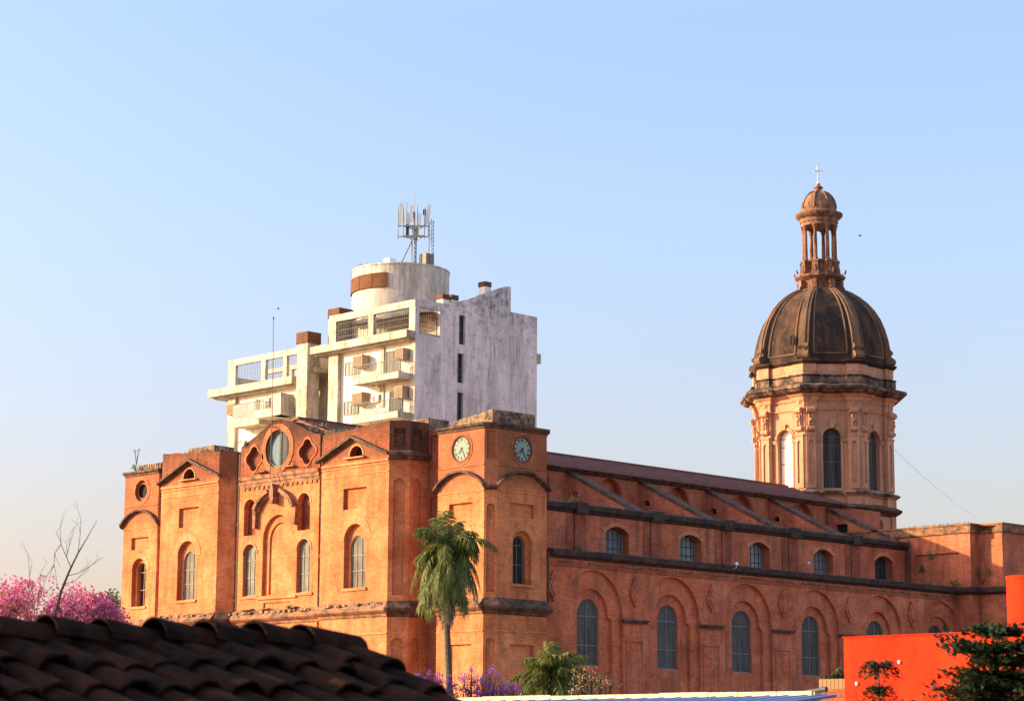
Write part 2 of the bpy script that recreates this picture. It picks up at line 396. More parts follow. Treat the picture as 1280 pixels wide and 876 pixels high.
    def build(s, name, mat, parent=None, smooth=False, label=None, kind=None):
        o0 = ORI.get(parent.name, Vector((0, 0, 0))) if parent else None
        if parent is not None:
            p = parent; off = Vector(p.location)
            while p.parent: p = p.parent; off = off + Vector(p.location)
        else:
            xs = [v[0] for v in s.v]; ys = [v[1] for v in s.v]; zs = [v[2] for v in s.v]
            off = Vector(((min(xs)+max(xs))/2, (min(ys)+max(ys))/2, min(zs)))
        me = bpy.data.meshes.new(name)
        me.from_pydata([(v[0]-off.x, v[1]-off.y, v[2]-off.z) for v in s.v], [], s.f)
        me.materials.append(MATS[mat] if isinstance(mat, str) else mat)
        if smooth: me.polygons.foreach_set('use_smooth', [True]*len(me.polygons))
        me.update()
        o = bpy.data.objects.new(name, me); COL.objects.link(o)
        if parent is not None: o.parent = parent
        else: o.location = off
        if label: o['label'] = label
        if kind: o['kind'] = kind
        return o
# 2-D outlines (u, v)
def rect(u0, u1, v0, v1): return [(u0, v0), (u1, v0), (u1, v1), (u0, v1)]
def arcpts(uc, vc, r, a0, a1, n): return [(uc+r*cos(a0+(a1-a0)*i/n), vc+r*sin(a0+(a1-a0)*i/n)) for i in range(n+1)]
def arch(uc, v0, vs, r, n=14): return [(uc-r, v0), (uc+r, v0)] + arcpts(uc, vs, r, 0, pi, n)
def segarch(uc, v0, vs, hw, rise, n=8):
    R = (hw*hw+rise*rise)/(2*rise); a = math.asin(hw/R)
    return [(uc-hw, v0), (uc+hw, v0)] + arcpts(uc, vs+rise-R, R, pi/2-a, pi/2+a, n)
def circ(uc, vc, r, n=28): return arcpts(uc, vc, r, 0, 2*pi*(n-1)/n, n-1)
def shoulder(uc, v0, vs, r, r2, drop=.45, n=16):
    """arch whose jambs step outwards a little below the springing"""
    c = [(uc+r, vs-.0)]
    l = [(uc-r2, v0), (uc+r2, v0), (uc+r2, vs-drop), (uc+r2*.98, vs-drop*.6), (uc+(r+r2)/2, vs-drop*.3), (uc+r+.02, vs-drop*.25)]
    l += arcpts(uc, vs, r, 0, pi, n)
    l += [(uc-r-.02, vs-drop*.25), (uc-(r+r2)/2, vs-drop*.3), (uc-r2*.98, vs-drop*.6), (uc-r2, vs-drop)]
    return l
def quatre(uc, vc, r, n=7):
    o = []
    for k in range(4):
        a = -pi/4 + k*pi/2+pi/4; cx, cy = uc+.52*r*cos(a), vc+.52*r*sin(a)
        o += arcpts(cx, cy, .5*r, a-radians(74), a+radians(74), n)
    return o
def ringmb(mb, fr, uc, vc, r0, r1, d0, d1, a0=0, a1=2*pi, n=28):
    full = abs(a1-a0) > 6.2
    inn = arcpts(uc, vc, r0, a0, a1 if not full else a0+2*pi*(n-1)/n, n if not full else n-1)
    out = arcpts(uc, vc, r1, a0, a1 if not full else a0+2*pi*(n-1)/n, n if not full else n-1)
    m = len(inn); pts = []
    for lp, d in ((inn, d0), (out, d0), (out, d1), (inn, d1)): pts += [fr(p[0], p[1], d) for p in lp]
    fs = []
    for i in range(m if full else m-1):
        j = (i+1) % m
        for a, b in ((0, 1), (1, 2), (2, 3), (3, 0)): fs.append((a*m+i, a*m+j, b*m+j, b*m+i))
    if not full: fs += [(0, m, 2*m, 3*m), (m-1, 2*m-1, 3*m-1, 4*m-1)]
    mb.add(pts, fs)
def recess(mb, fr, loop, d, back=None, d0=0):
    """niche: reveal + back in the same or another mesh"""
    mb.ribbon(fr, loop, d0, -d); (back or mb).panel(fr, loop, (), -d)
def window(fr, loop, depth, parent, pane=GL_SH, fmat=FRAME, vb=(), hb=(), name='window', fw_=.07, dark=None, label=None):
    """frame mesh (with glazing bars) > pane"""
    us = [p[0] for p in loop]; vs = [p[1] for p in loop]; uc = (min(us)+max(us))/2; vc = (min(vs)+max(vs))/2
    sx = 1-2*fw_/(max(us)-min(us)); sy = 1-2*fw_/(max(vs)-min(vs))
    inner = [(uc+(p[0]-uc)*sx, vc+(p[1]-vc)*sy) for p in loop]
    m = MB(); m.panel(fr, loop, [inner], -depth+.05); m.ribbon(fr, inner, -depth+.05, -depth-.03)
    def span(axis, c):
        q = []
        n = len(inner)
        for i in range(n):
            a, b = inner[i], inner[(i+1) % n]
            if (a[axis]-c)*(b[axis]-c) < 0:
                k = (c-a[axis])/(b[axis]-a[axis]); q.append(a[1-axis]+k*(b[1-axis]-a[1-axis]))
        return (min(q), max(q)) if len(q) > 1 else None
    for f_ in vb:
        c = min(us)+(max(us)-min(us))*f_+.0007; sp = span(0, c)
        if sp: m.fbox(fr, c-.022, c+.022, sp[0], sp[1], -depth-.02, -depth+.035)
    for f_ in hb:
        c = min(vs)+(max(vs)-min(vs))*f_+.0007; sp = span(1, c)
        if sp: m.fbox(fr, sp[0], sp[1], c-.025, c+.025, -depth-.02, -depth+.045)
    o = m.build(name, fmat, parent)
    if label: o['label'] = label
    if pane: MB().panel(fr, loop, (), -depth).build('pane', pane, o)
    return o

# ------------------------------------------------------------------ ground
g = MB(); g.poly([(-400, -900, GZ), (1800, -900, GZ), (1800, 1800, GZ), (-400, 1800, GZ)])
tag(g.build('ground', GROUND), kind='structure')

# ================================================================== CHURCH
church = empty('church', (115, 111.8, GZ), 'huge old red brick church with twin stubby front towers and a tall blackened dome', 'church')
YM = 111.8
def my(y): return 2*YM - y
TW = .42   # the left tower stands a little wider out
Z0 = GZ
def mirror(path):   # mirror a plan path about the nave axis keeping outside on the right hand
    return [(x, my(y)) for x, y in reversed(path)]

def facade_wall(name, segs, mat, label=None):
    """segs: list of (a, b, outline or None(top z), [hole loops], [(loop, depth)], [(loop, depth, mb)])"""
    m = MB()
    for s_ in segs:
        a, b, top, holes, nich = s_
        fr, L = seg(a, b)
        outer = rect(0, L, Z0, top) if isinstance(top, (int, float)) else top
        m.panel(fr, outer, [h for h in holes] + [n[0] for n in nich])
        for h in holes: pass
        for (lp, d) in nich: recess(m, fr, lp, d)
    return m

# ---------------- pavilions (right one measured, left one mirrored)
def pavilion(mir):
    def Y(y): return my(y) if mir else y
    m = MB(); L2 = MB(); nb = MB()
    f = front(90)
    def F(loop): return [(Y(u), v) for u, v in loop]
    uc = 103.4
    win = F(arch(uc, 16.85, 19.75, 1.0))
    niche = F(rect(102.4, 104.55, 21.65, 22.95))
    pw = F(arch(103.4, 24.84, 24.9, .62, 10))
    low = F(rect(102.3, 104.6, 11.5, 13.3))
    m.panel(f, F([(100.4, Z0), (106.6, Z0), (106.6, 24.9), (103.6, 26.1), (100.4, 24.88)]), [win, niche, pw, low])
    pr = MB(); random.seed(7 if mir else 8)
    tp = [(106.6-.31*i+random.uniform(-.06, .06), 26.42+.36*i/20+random.uniform(-.035, .045)) for i in range(1, 20)]
    pr.panel(f, F([(100.4, 24.88), (103.6, 26.1), (106.6, 24.9), (106.6, 26.42)]+tp+[(100.4, 26.78)])); pr.build('parapet', BRP, church)
    recess(m, f, niche, .22); recess(m, f, low, .22)
    # stepped window recess
    m.ribbon(f, win, 0, -.30)
    gl = F(arch(uc+.0, 16.85, 19.4, .68))
    m.panel(f, win, [gl], -.30); m.ribbon(f, gl, -.30, -.45)
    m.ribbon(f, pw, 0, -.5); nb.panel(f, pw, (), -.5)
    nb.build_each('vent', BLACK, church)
    # chamfers and side
    chs = [((90.0, 100.4), (90.88, 99.52)), ((90.88, 99.52), (92.4, 99.52)), ((90.82, 107.42), (90, 106.6)), ((91.4, 107.42), (90.82, 107.42))]
    for k, (a, b) in enumerate(chs):
        if mir: a, b = (b[0], Y(b[1])), (a[0], Y(a[1]))
        fr, L = seg(a, b)
        nl = []
        if k < 2:
            c = L/2 if k == 0 else .62
            hw = .34
            nl = [arch(c, 16.3, 22.95, hw, 8), arch(c, 8, 13.45, hw, 8)]
            pr = MB(); pl_ = rect(c-hw, c+hw, 25.15, 26.3); pr.panel(fr, rect(0, L, 24.75, 26.78), [pl_]); recess(pr, fr, pl_, .14); pr.build_each('parapet', SOOT, church)
        m.panel(fr, rect(0, L, Z0, 24.75 if k < 2 else 26.4), nl)
        for n_ in nl: recess(m, fr, n_, .16)
    # flat roof and rear
    zt = 26.40
    m.poly([(x, Y(y), zt-.3) for x, y in ((90, 100.4), (90.88, 99.52), (96, 99.52), (96, 107.4), (90.8, 107.4), (90, 106.6))])
    pv = m.build('pavilion', BRF, church)
    # pale archivolt and sill
    t = MB(); ringmb(t, f, Y(uc), 19.75, 1.0, 1.5, -.02, .03, 0, pi, 16)
    t.fbox(f, *sorted((Y(uc-1.15), Y(uc+1.15))), 16.68, 16.85, -.3, .1)
    ringmb(t, f, Y(uc), 24.9, .62, .72, -.01, .04, 0, pi, 12)
    t.build_each('window_surround', BRL, church)
    # pediment: raking cornice
    c = MB()
    ap = (103.6, 26.16); e0 = (106.95, 24.83); e1 = (100.25, 24.83)
    for e in (e0, e1):
        q_ = .0 if e is e0 else .0
        c.slab(f, F([e, ap, (ap[0], ap[1]-.17), (e[0], e[1]-.15)]), 0, .36)
        c.slab(f, F([(e[0]-(.25 if e is e0 else -.25), e[1]-.03), (ap[0], ap[1]-.17), (ap[0], ap[1]-.30), (e[0]-(.55 if e is e0 else -.55), e[1]-.02)]), 0, .15)
    pd = c.build('pediment', CORN, church)
    t = MB()
    t.slab(f, F(rect(100.4, 106.6, 24.36, 24.5)), 0, .09); t.slab(f, F(rect(100.4, 106.6, 24.18, 24.26)), 0, .05)
    t.slab(f, F(rect(100.4, 106.6, 23.7, 23.77)), 0, .04); t.slab(f, F(rect(100.4, 106.6, 14.0, 14.1)), 0, .06)
    t.slab(f, F(rect(102.5, 104.4, 24.74, 24.82)), 0, .25)
    t.build_each('string_course', BRL, church)
    # dark cornice on chamfer and side
    path = [(90, 100.42), (90.88, 99.52), (92.4, 99.52)]
    if mir: path = mirror(path)
    MB().sweep(path, [(0, 24.42), (.12, 24.45), (.2, 24.6), (.34, 24.68), (.34, 24.85), (0, 24.98)]).build('cornice', CORN, church)
    # the link wall, set back
    a, b = (92.4, 99.52), (92.4, 98.55)
    if mir: a, b = (92.4, Y(98.55)+TW), (92.4, Y(99.52))
    fr, L = seg(a, b)
    k = MB(); nl = [rect(L*.2, L*.8, 25.0, 26.0), arch(L/2, 17, 22, .26, 8)]
    k.panel(fr, rect(0, L, Z0, 26.3), nl)
    for n_ in nl: recess(k, fr, n_, .12)
    k.build('link_wall', BRW, church)
    # window
    glr = F(arch(uc, 16.85, 19.4, .68))
    window(f, glr, .42, church, GL_LIT, FRAMEW, (.33, .66), (.33, .62), 'window')
    # weathered block on the roof behind
    q = MB(); y0, y1 = sorted((Y(99.75), Y(102.6)))
    q.box(92.6, 94.3, y0, y1, 26.0, 27.15 if not mir else 27.45); q.build('roof_block', CAP, church)
    return pv
pavilion(False); pavilion(True)

# ---------------- towers
def numeral_bars(txt):
    out = []; x = 0
    for ch in txt:
        if ch == 'I': out.append(((x+.25, 0), (x+.25, 1))); x += .5
        if ch == 'V': out += [((x, 1), (x+.4, 0)), ((x+.8, 1), (x+.4, 0))]; x += 1
        if ch == 'X': out += [((x, 1), (x+.8, 0)), ((x+.8, 1), (x, 0))]; x += 1
    return [((a[0]-x/2, a[1]), (b[0]-x/2, b[1])) for a, b in out]
ROM = ['XII', 'I', 'II', 'III', 'IIII', 'V', 'VI', 'VII', 'VIII', 'IX', 'X', 'XI']
def clock(fr, uc, vc, r, sgn, label):
    """sgn: +1 when u grows to the viewer's right"""
    m = MB(); ringmb(m, fr, uc, vc, r, r+.10, -.08, .05, n=36)
    c = m.build('clock', BRN, church); c['label'] = label
    d = MB(); d.slab(fr, circ(uc, vc, r-.002, 36), -.10, -.03); dd = d.build('dial', CLK, c)
    n = MB()
    ringmb(n, fr, uc, vc, r*.94, r*.965, -.03, -.02, n=36)
    for k, s_ in enumerate(ROM):
        a = pi/2 - 2*pi*k/12; ca, sa = cos(a), sin(a)
        for (p, q) in numeral_bars(s_):
            w_ = .018
            P = []
            for (x, y) in (p, q):
                x *= r*.115; yy = r*.66 + y*r*.22
                P.append((ca*yy + sa*x, sa*yy - ca*x))
            tx, ty = P[1][0]-P[0][0], P[1][1]-P[0][1]; l = sqrt(tx*tx+ty*ty); nx, ny = -ty/l*w_, tx/l*w_
            lp = [(P[0][0]+nx, P[0][1]+ny), (P[1][0]+nx, P[1][1]+ny), (P[1][0]-nx, P[1][1]-ny), (P[0][0]-nx, P[0][1]-ny)]
            n.slab(fr, [(uc+sgn*a_, vc+b_) for a_, b_ in lp], -.03, -.018)
    n.build('numerals', IRON, c)
    for ang, L, w_ in ((radians(90-(7*30+25/2)), r*.52, .05), (radians(90-150), r*.82, .032)):
        ca, sa = cos(ang), sin(ang)
        lp = [(-ca*.12-sa*w_, -sa*.12+ca*w_), (ca*L*.8-sa*w_*1.3, sa*L*.8+ca*w_*1.3), (ca*L, sa*L), (ca*L*.8+sa*w_*1.3, sa*L*.8-ca*w_*1.3), (-ca*.12+sa*w_, -sa*.12-ca*w_)]
        h = MB(); h.slab(fr, [(uc+sgn*a_, vc+b_) for a_, b_ in lp], -.015, .0); h.build('hand', IRON, c)

def tower(mir):
    off = TW if mir else 0
    def Y(y): return my(y)+off if mir else y
    m = MB(); bk = MB(); tr = MB(); hood = MB(); rgm = MB()
    yF0, yF1 = 94.05, 98.0
    if not mir: segs = [((91.8, yF1), (91.8, yF0)), ((91.8, yF0), (92.35, 93.5)), ((92.35, 93.5), (96.5, 93.5)), ((96.5, 93.5), (97.05, 94.05)), ((92.35, 98.55), (91.8, 98.0)), ((97.05, 94.05), (97.05, 98.0))]
    else: segs = [((91.8, Y(yF0)), (91.8, Y(yF1))), ((92.35, Y(93.5)), (91.8, Y(yF0))), ((96.5, Y(93.5)), (92.35, Y(93.5))), ((97.05, Y(94.05)), (96.5, Y(93.5))), ((91.8, Y(98.0)), (92.35, Y(98.55))), ((97.05, Y(98.0)), (97.05, Y(94.05)))]
    wloops = []
    for k, (a, b) in enumerate(segs):
        fr, L = seg(a, b); nl = []; holes = []; c = L/2
        if k in (0, 2):
            win = arch(c, 16.85, 20.0, .80); holes.append(win)
            nl.append((rect(c-1.0, c+1.0, 20.6+.45, 21.62+.1) if False else rect(c-1.0, c+1.0, 21.0-.35, 21.6), .2))
            win = holes[0] = arch(c, 16.85, 19.35 if k == 0 else 19.2, .80)
            nl = [(rect(c-1.0, c+1.0, 20.75, 21.6), .2), (rect(c-1.0, c+1.0, 11.6, 13.32), .2)]
            clockhole = circ(c, 24.82, .73, 36); holes.append(clockhole)
        if k in (1, 4):
            nl = [(arch(c, 16.3, 21.2, .24, 8), .14), (rect(c-.24, c+.24, 24.1, 25.75), .1), (arch(c, 6, 13.4, .24, 8), .14)]
        m.panel(fr, rect(0, L, Z0, 26.2), holes + [n_[0] for n_ in nl])
        for lp, d in nl: recess(m, fr, lp, d)
        if k in (0, 2):
            win = holes[0]; gl = arch(c, 16.85, (19.35 if k == 0 else 19.2), .52)
            m.ribbon(fr, win, 0, -.25); m.panel(fr, win, [gl], -.25); m.ribbon(fr, gl, -.25, -.55)
            m.ribbon(fr, holes[1], 0, -.10)
            if mir: m.ribbon(fr, holes[1], -.1, -.35); m.panel(fr, circ(c, 24.82, .731, 36), [circ(c+(-.12 if k == 0 else 0), 24.82, .48, 36)], -.2); bk.panel(fr, holes[1], (), -.36)
            else: m.panel(fr, holes[1], (), -.105)
            ringmb(rgm, fr, c, 24.82, .74, .98, -.01, .03, n=36)
            ringmb(tr, fr, c, win[3][1] if False else (19.35 if k == 0 else 19.2), .8, 1.18, -.01, .03, 0, pi, 14)
            tr.fbox(fr, c-.95, c+.95, 16.68, 16.84, -.25, .09)
            # curved hood
            hw = L/2+.1; rise = .95; R = (hw*hw+rise*rise)/(2*rise); al = math.asin(hw/R)
            ringmb(hood, fr, c, 22.45+rise-R, R, R+.13, 0, .30, pi/2-al, pi/2+al, 16)
            ringmb(hood, fr, c, 22.45+rise-R, R-.09, R-.0, 0, .13, pi/2-al, pi/2+al, 16)
            tr.fbox(fr, 0.02, L-.02, 14.02, 14.12, 0, .05); rgm.fbox(fr, 0.02, L-.02, 23.72, 23.79, 0, .05); tr.fbox(fr, .02, L-.02, 22.2, 22.27, 0, .04)
            wloops.append((fr, gl, c, k))
        if k in (1, 4):
            hood.fbox(fr, -.05, L+.05, 22.36, 22.5, 0, .28); hood.fbox(fr, 0, L, 22.27, 22.36, 0, .13)
    m.poly([(91.9, Y(94.1), 26.1), (91.9, Y(98), 26.1), (97, Y(98), 26.1), (97, Y(94.1), 26.1)])
    tw = m.build('tower', BRT, church); rgm.build_each('brick_ring', BRP2, church)
    tr.build_each('tower_trim', BRL, church); hood.build_each('hood_moulding', CORN, church)
    if mir: bk.build_each('opening', BLACK, church)
    path = [(92.35, 98.55), (91.8, 98.0), (91.8, 94.05), (92.35, 93.5), (96.5, 93.5), (97.05, 94.05), (97.05, 98.0)]
    if mir: path = [(x, Y(y)) for x, y in reversed(path)]
    MB().sweep(path, [(0, 25.86), (.05, 25.9), (.08, 26.02), (.2, 26.08), (.2, 26.22), (-.1, 26.28)]).build('tower_cornice', CORN, church)
    # interior darkness of the tower shaft behind panes
    for fr, gl, c, k in wloops:
        op = mir and k == 0
        window(fr, gl, .5, church, None if op else (BLACK if k == 2 else GL_DK), FRAMEW if mir else FRAME, (.5,), (.38, .78) if mir else (.4, .8), 'tower_window')
        if op:      # open belfry window with the bell hanging inside
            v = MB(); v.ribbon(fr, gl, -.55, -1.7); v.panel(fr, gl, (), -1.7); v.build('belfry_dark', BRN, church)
            b = MB(); p = fr(c-.12, 17.75, -.95); b.lathe(p, [(.31, 0), (.27, .08), (.2, .25), (.16, .45), (.12, .55), (.04, .6), (.03, .75)], 14); b.build('bell', METAL, church)
    if not mir:
        clock(seg((91.8, yF1), (91.8, yF0))[0], (yF1-yF0)/2, 24.82, .73, 1, 'sunlit clock with a pale dial')
        clock(seg((92.35, 93.5), (96.5, 93.5))[0], (96.5-92.35)/2, 24.82, .73, 1, 'shaded clock with a blue grey dial')
        q = MB()
        q.add([(92.3, 93.9, 26.2), (92.3, 97.3, 26.2), (95.9, 97.3, 26.2), (95.9, 93.9, 26.2), (92.3, 93.9, 27.06), (92.3, 97.3, 26.62), (95.9, 97.3, 26.9), (95.9, 93.9, 27.1)],
              [(0, 1, 5, 4), (1, 2, 6, 5), (2, 3, 7, 6), (3, 0, 4, 7), (4, 5, 6, 7)])
        q.build('tower_cap', CAP, church)
    else:
        q = MB(); q.box(92.4, 95, 126.6, 129.3, 26.2, 26.75)
        for i in range(10): q.box(92.36, 92.42, 126.65+i*.27, 126.8+i*.27, 26.3, 26.7)
        q.build('tower_cap', CAP, church)
tower(False); tower(True)

# ---------------- central bay with the curved gable
def central():
    f = front(90.82); m = MB(); nb = MB(); tr = MB(); cn = MB()
    a, b = 107.8, 115.8
    uw = (114.6, 109.2); ww = []
    top = [(a, Z0), (b, Z0), (b, 26.62), (115.0, 26.95)]
    # left slope rising to a round crown over the oculus, right slope shorter
    top += [(114.2, 27.3), (113.5, 27.62), (113.0, 27.86), (112.4, 27.99), (111.9, 28.02), (111.3, 27.96), (110.7, 27.8), (110.0, 27.5), (109.2, 27.15), (108.4, 26.85), (a, 26.75)]
    ocu = circ(112.0, 26.2, 1.22, 36)
    q1 = quatre(114.4, 25.75, .78); q2 = quatre(109.05, 25.75, .78)
    r1 = circ(114.4, 25.75, .01)
    wins = [arch(u, 16.9, 19.57, .68) for u in uw]
    nich = [arch(u, 20.8, 22.53, .62) for u in (114.7, 109.28)]
    blind = arch(111.8, 16.85, 20.45, 1.5)
    pnl = rect(110.35, 113.1, 15.95, 16.4)
    random.seed(12)
    rg = [(u+random.uniform(-.03, .03), v+random.uniform(-.03, .03)) for u, v in top[3:-1]]
    gb = MB(); gtop = [(a, 24.6), (b, 24.6), (b, 26.62)]+rg+[(a, 26.75)]
    gb.panel(f, gtop, [ocu, q1, q2]); gb.ribbon(f, gtop[2:], 0, -.9, closed=False); gb.ribbon(f, ocu, 0, -.28)
    for q in (q1, q2): gb.ribbon(f, q, 0, -.35)
    for y in (a, b): gb.poly([f(y, 24.6, 0), f(y, 26.65, 0), f(y, 26.65, -.9), f(y, 24.6, -.9)])
    gb.build('gable', BRP, church)
    m.panel(f, [(a, Z0), (b, Z0), (b, 24.6), (a, 24.6)], wins + nich + [blind, pnl])
    for q in (q1, q2): nb.panel(f, q, (), -.35)
    for n_ in nich: m.ribbon(f, n_, 0, -.4); nb.panel(f, n_, (), -.4)
    for w_ in wins: m.ribbon(f, w_, 0, -.3)
    inn = arch(111.75, 16.9, 20.35, 1.12)
    m.ribbon(f, blind, 0, -.22); m.panel(f, blind, [inn], -.22); m.ribbon(f, inn, -.22, -.32); m.panel(f, inn, (), -.32)
    recess(m, f, pnl, .1)
    # gable thickness, sides, top
    for y in (a, b): m.poly([f(y, Z0, 0), f(y, 24.6, 0), f(y, 24.6, -.9), f(y, Z0, -.9)])
    m.poly([(91.4, 107.42, Z0), (91.4, 107.8, Z0), (91.4, 107.8, 26), (91.4, 107.42, 26)])
    m.poly([(91.4, 115.8, Z0), (91.4, 116.18, Z0), (91.4, 116.18, 26), (91.4, 115.8, 26)])
    m.build('central_bay', BRF, church)
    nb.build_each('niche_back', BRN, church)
    rgm = MB(); ringmb(rgm, f, 112.0, 26.2, 1.22, 1.62, -.02, .05, n=36)
    for uc in (114.4, 109.05):
        lo = [(uc+1.0*cos(t)*(.86+.14*cos(4*t)), 25.75+1.0*sin(t)*(.86+.14*cos(4*t))) for t in [2*pi*i/32 for i in range(32)]]
        rgm.slab(f, lo, -.01, .05, [quatre(uc, 25.75, .785)])
    rgm.build_each('brick_ring', BRP2, church)
    for u, w_ in zip(uw, wins):
        ringmb(tr, f, u, 19.57, .68, .8, -.02, .05, 0, pi, 14)
        tr.fbox(f, u-.95, u+.95, 16.72, 16.88, -.2, .09)
    for u in (114.7, 109.28): ringmb(tr, f, u, 22.53, .62, .74, -.02, .03, 0, pi, 14)
    tr.fbox(f, 109.8, 113.6, 16.62, 16.8, -.1, .12)
    tr.build_each('bay_trim', BRL, church)
    # worn cornice below the gable, broken segmental pediment over the blind arch
    cn.fbox(f, a+.01, b-.01, 24.38, 24.62, 0, .16); cn.fbox(f, a+.01, b-.01, 24.12, 24.38, 0, .09); cn.fbox(f, a+.01, b-.01, 23.9, 24.12, 0, .04)
    for i in range(16): cn.fbox(f, a+.2+i*.48, a+.42+i*.48, 23.72, 23.9, 0, .07)
    for u0, u1, z in ((113.0, 113.9, 24.78), (110.1, 111.2, 24.9), (112.3, 113.2, 15.98), (109.6, 110.6, 15.98), (114.0, 115.3, 16.0)): cn.fbox(f, u0, u1, z, z+.07, 0, .3)
    cn.build_each('bay_cornice', LEDGE, church)
    hp = MB()
    ringmb(hp, f, 112.0, 21.3, 2.15, 2.38, 0, .42, pi/2+.28, pi/2+1.08, 8); ringmb(hp, f, 112.0, 21.3, 1.98, 2.15, 0, .2, pi/2+.28, pi/2+1.08, 8)
    ringmb(hp, f, 111.9, 21.3, 2.15, 2.38, 0, .42, pi/2-1.08, pi/2-.28, 8); ringmb(hp, f, 111.9, 21.3, 1.98, 2.15, 0, .2, pi/2-1.08, pi/2-.28, 8)
    hp.slab(f, [(111.82, 22.65), (112.12, 22.65), (112.18, 23.3), (112.08, 23.75), (111.9, 23.9), (111.78, 23.5)], 0, .5)
    for u in (113.95, 109.95): hp.slab(f, [(u-.12, 21.2), (u+.12, 21.2), (u+.16, 22.4), (u-.16, 22.4)], 0, .28)
    hp.build_each('broken_pediment', LEDGE, church)
    # oculus window
    o = MB(); ringmb(o, f, 112.0, 26.2, 1.13, 1.22, -.26, -.12, n=36); o.tube([f(112.0, 25.05, -.2), f(112.0, 27.35, -.2)], .03, 6)
    oo = o.build('round_window', FRAMEW, church)
    half = arcpts(112.0, 26.2, 1.2, pi/2, 3*pi/2, 18); MB().panel(f, [(2*112-u, v) for u, v in half], (), -.27).build('pane', GL_OC, oo)
    MB().panel(f, half, (), -.28).build('pane', GL_DK, oo)
    for w_ in wins: window(f, w_, .26, church, GL_LIT, FRAMEW, (.34, .67), (.35, .68))
    # rain pipes in the slots
    for y in (107.62, 116.0):
        p = MB(); p.tube([(90.95, y, 26.2), (90.95, y, 15.9), (90.9, y, 15.3)], .10, 8)
        for z in (24, 21.5, 19, 16.6): p.tube([(90.95, y, z), (90.95, y, z+.18)], .14, 8)
        p.build('rainpipe', PIPE, church)
central()
# pipe in the corner of the right tower
p = MB(); p.tube([(96.95, 93.78, 19.0), (96.95, 93.78, 15.6)], .07, 8); p.build('rainpipe', PIPE, church)

# ---------------- the big ledge round the whole front
FRONT = [(97.05, my(94.05)+TW), (96.5, my(93.5)+TW), (92.35, my(93.5)+TW), (91.8, my(94.05)+TW), (91.8, my(98.0)+TW), (92.35, my(98.55)+TW), (92.4, my(98.56)),
         (92.4, my(99.52)), (90.88, my(99.52)), (90, my(100.4)), (90, 117.0), (90.82, 116.18), (90.82, 107.42), (90, 106.6), (90, 100.4), (90.88, 99.52), (92.4, 99.52), (92.4, 98.56), (92.35, 98.55),
         (91.8, 98.0), (91.8, 94.05), (92.35, 93.5), (96.5, 93.5), (97.05, 94.05)]
fi = [FRONT[:7], FRONT[7:19], FRONT[18:]]
lp = [(0, 15.0), (.08, 15.08), (.12, 15.2), (.3, 15.3), (.42, 15.4), (.42, 15.52), (.16, 15.78), (.05, 15.95), (0, 15.97)]
for k, pth in enumerate([FRONT[:6], FRONT[7:11], FRONT[11:13], FRONT[13:17], FRONT[18:21]]):
    MB().sweep(pth, lp).build('ledge', LEDGE, church)
MB().sweep(FRONT[20:], [(d+.01, z+.003) for d, z in lp]).build('ledge', CORN, church)
MB().sweep([(90, 100.38), (90.88, 99.52), (92.4, 99.52)], [(d+.02, z+.006) for d, z in lp]).build('ledge', CORN, church)
MB().sweep([(90.82, 116.18), (90, 117.0)][::-1], [(d+.02, z+.006) for d, z in lp]).build('ledge', CORN, church)
# scattered broken tiles and dirt on the ledge
random.seed(5)
tm = MB()
for i in range(70):
    y = random.uniform(100.6, 123) ; x = 90 if (y < 106.5 or y > 117.1) else 90.82
    l = random.uniform(.12, .5); tm.box(x-random.uniform(.2, .4), x-.02, y, y+l, 15.72, 15.80+random.uniform(0, .1))
tm.build('ledge_debris', CAP, church, kind='stuff')

# ---------------- aisle wall (side, in shade)
aisle_x0, aisle_x1 = 97.05, 141.3
AX = [101.1+7.37*k for k in range(6)]
def aisle():
    m = MB(); f = side(94.0)
    A = [shoulder(x, Z0+1.5, 15.45, 2.66, 2.72, .35, 22) for x in AX]
    m.panel(f, rect(96.3, 140.0, Z0, 18.72), A)
    for x, lp in zip(AX, A):
        m.ribbon(f, lp, 0, -.22)
        B = shoulder(x, Z0+2.5, 15.4, 1.6, 1.95, .5, 18)
        m.panel(f, lp, [B], -.22); m.ribbon(f, B, -.22, -.44)
        C = arch(x, 12.35, 15.4, .98, 16)
        m.panel(f, B, [C], -.44); m.ribbon(f, C, -.44, -.66)
        window(f, C, .6, church, GL_SH, FRAMEA, (.5,), (.3, .74), 'aisle_window', .05)
    m.build('aisle_wall', BR, church)
    t = MB(); d = MB(); cc = MB()
    for k in range(-1, 6):
        x = 104.85+7.37*k if k >= 0 else 97.5
        if k >= 0:
            d.fbox(f, x-1.1, x+1.1, 15.02, 15.14, 0, .16); d.fbox(f, x-1.18, x+1.18, 15.14, 15.24, 0, .24)
            t.fbox(f, x-.8, x+.8, 13.9, 14.0, 0, .10)
            t.fbox(f, x-.78, x-.7, Z0, 13.9, 0, .05); t.fbox(f, x+.7, x+.78, Z0, 13.9, 0, .05)
        # brick cartouche in the spandrel
        pts = [(.0, -1.1), (.09, -.75), (.3, -.5), (.42, -.05), (.34, .3), (.2, .45), (.26, .62), (.1, .82), (.05, 1.0), (0, 1.1)]
        lo = [(x+a, 16.95+b*.85) for a, b in pts] + [(x-a, 16.95+b*.85) for a, b in reversed(pts[1:-1])]
        li = [(x+(u-x)*.62, 16.95+(v-16.95)*.66) for u, v in lo]
        (cc).slab(f, lo, -.01, .17); cc.slab(f, li, .1, .24)
    t.build_each('pilaster_trim', BR, church); cc.build_each('cartouche', BR, church); d.build_each('capital', CORN, church)
aisle()
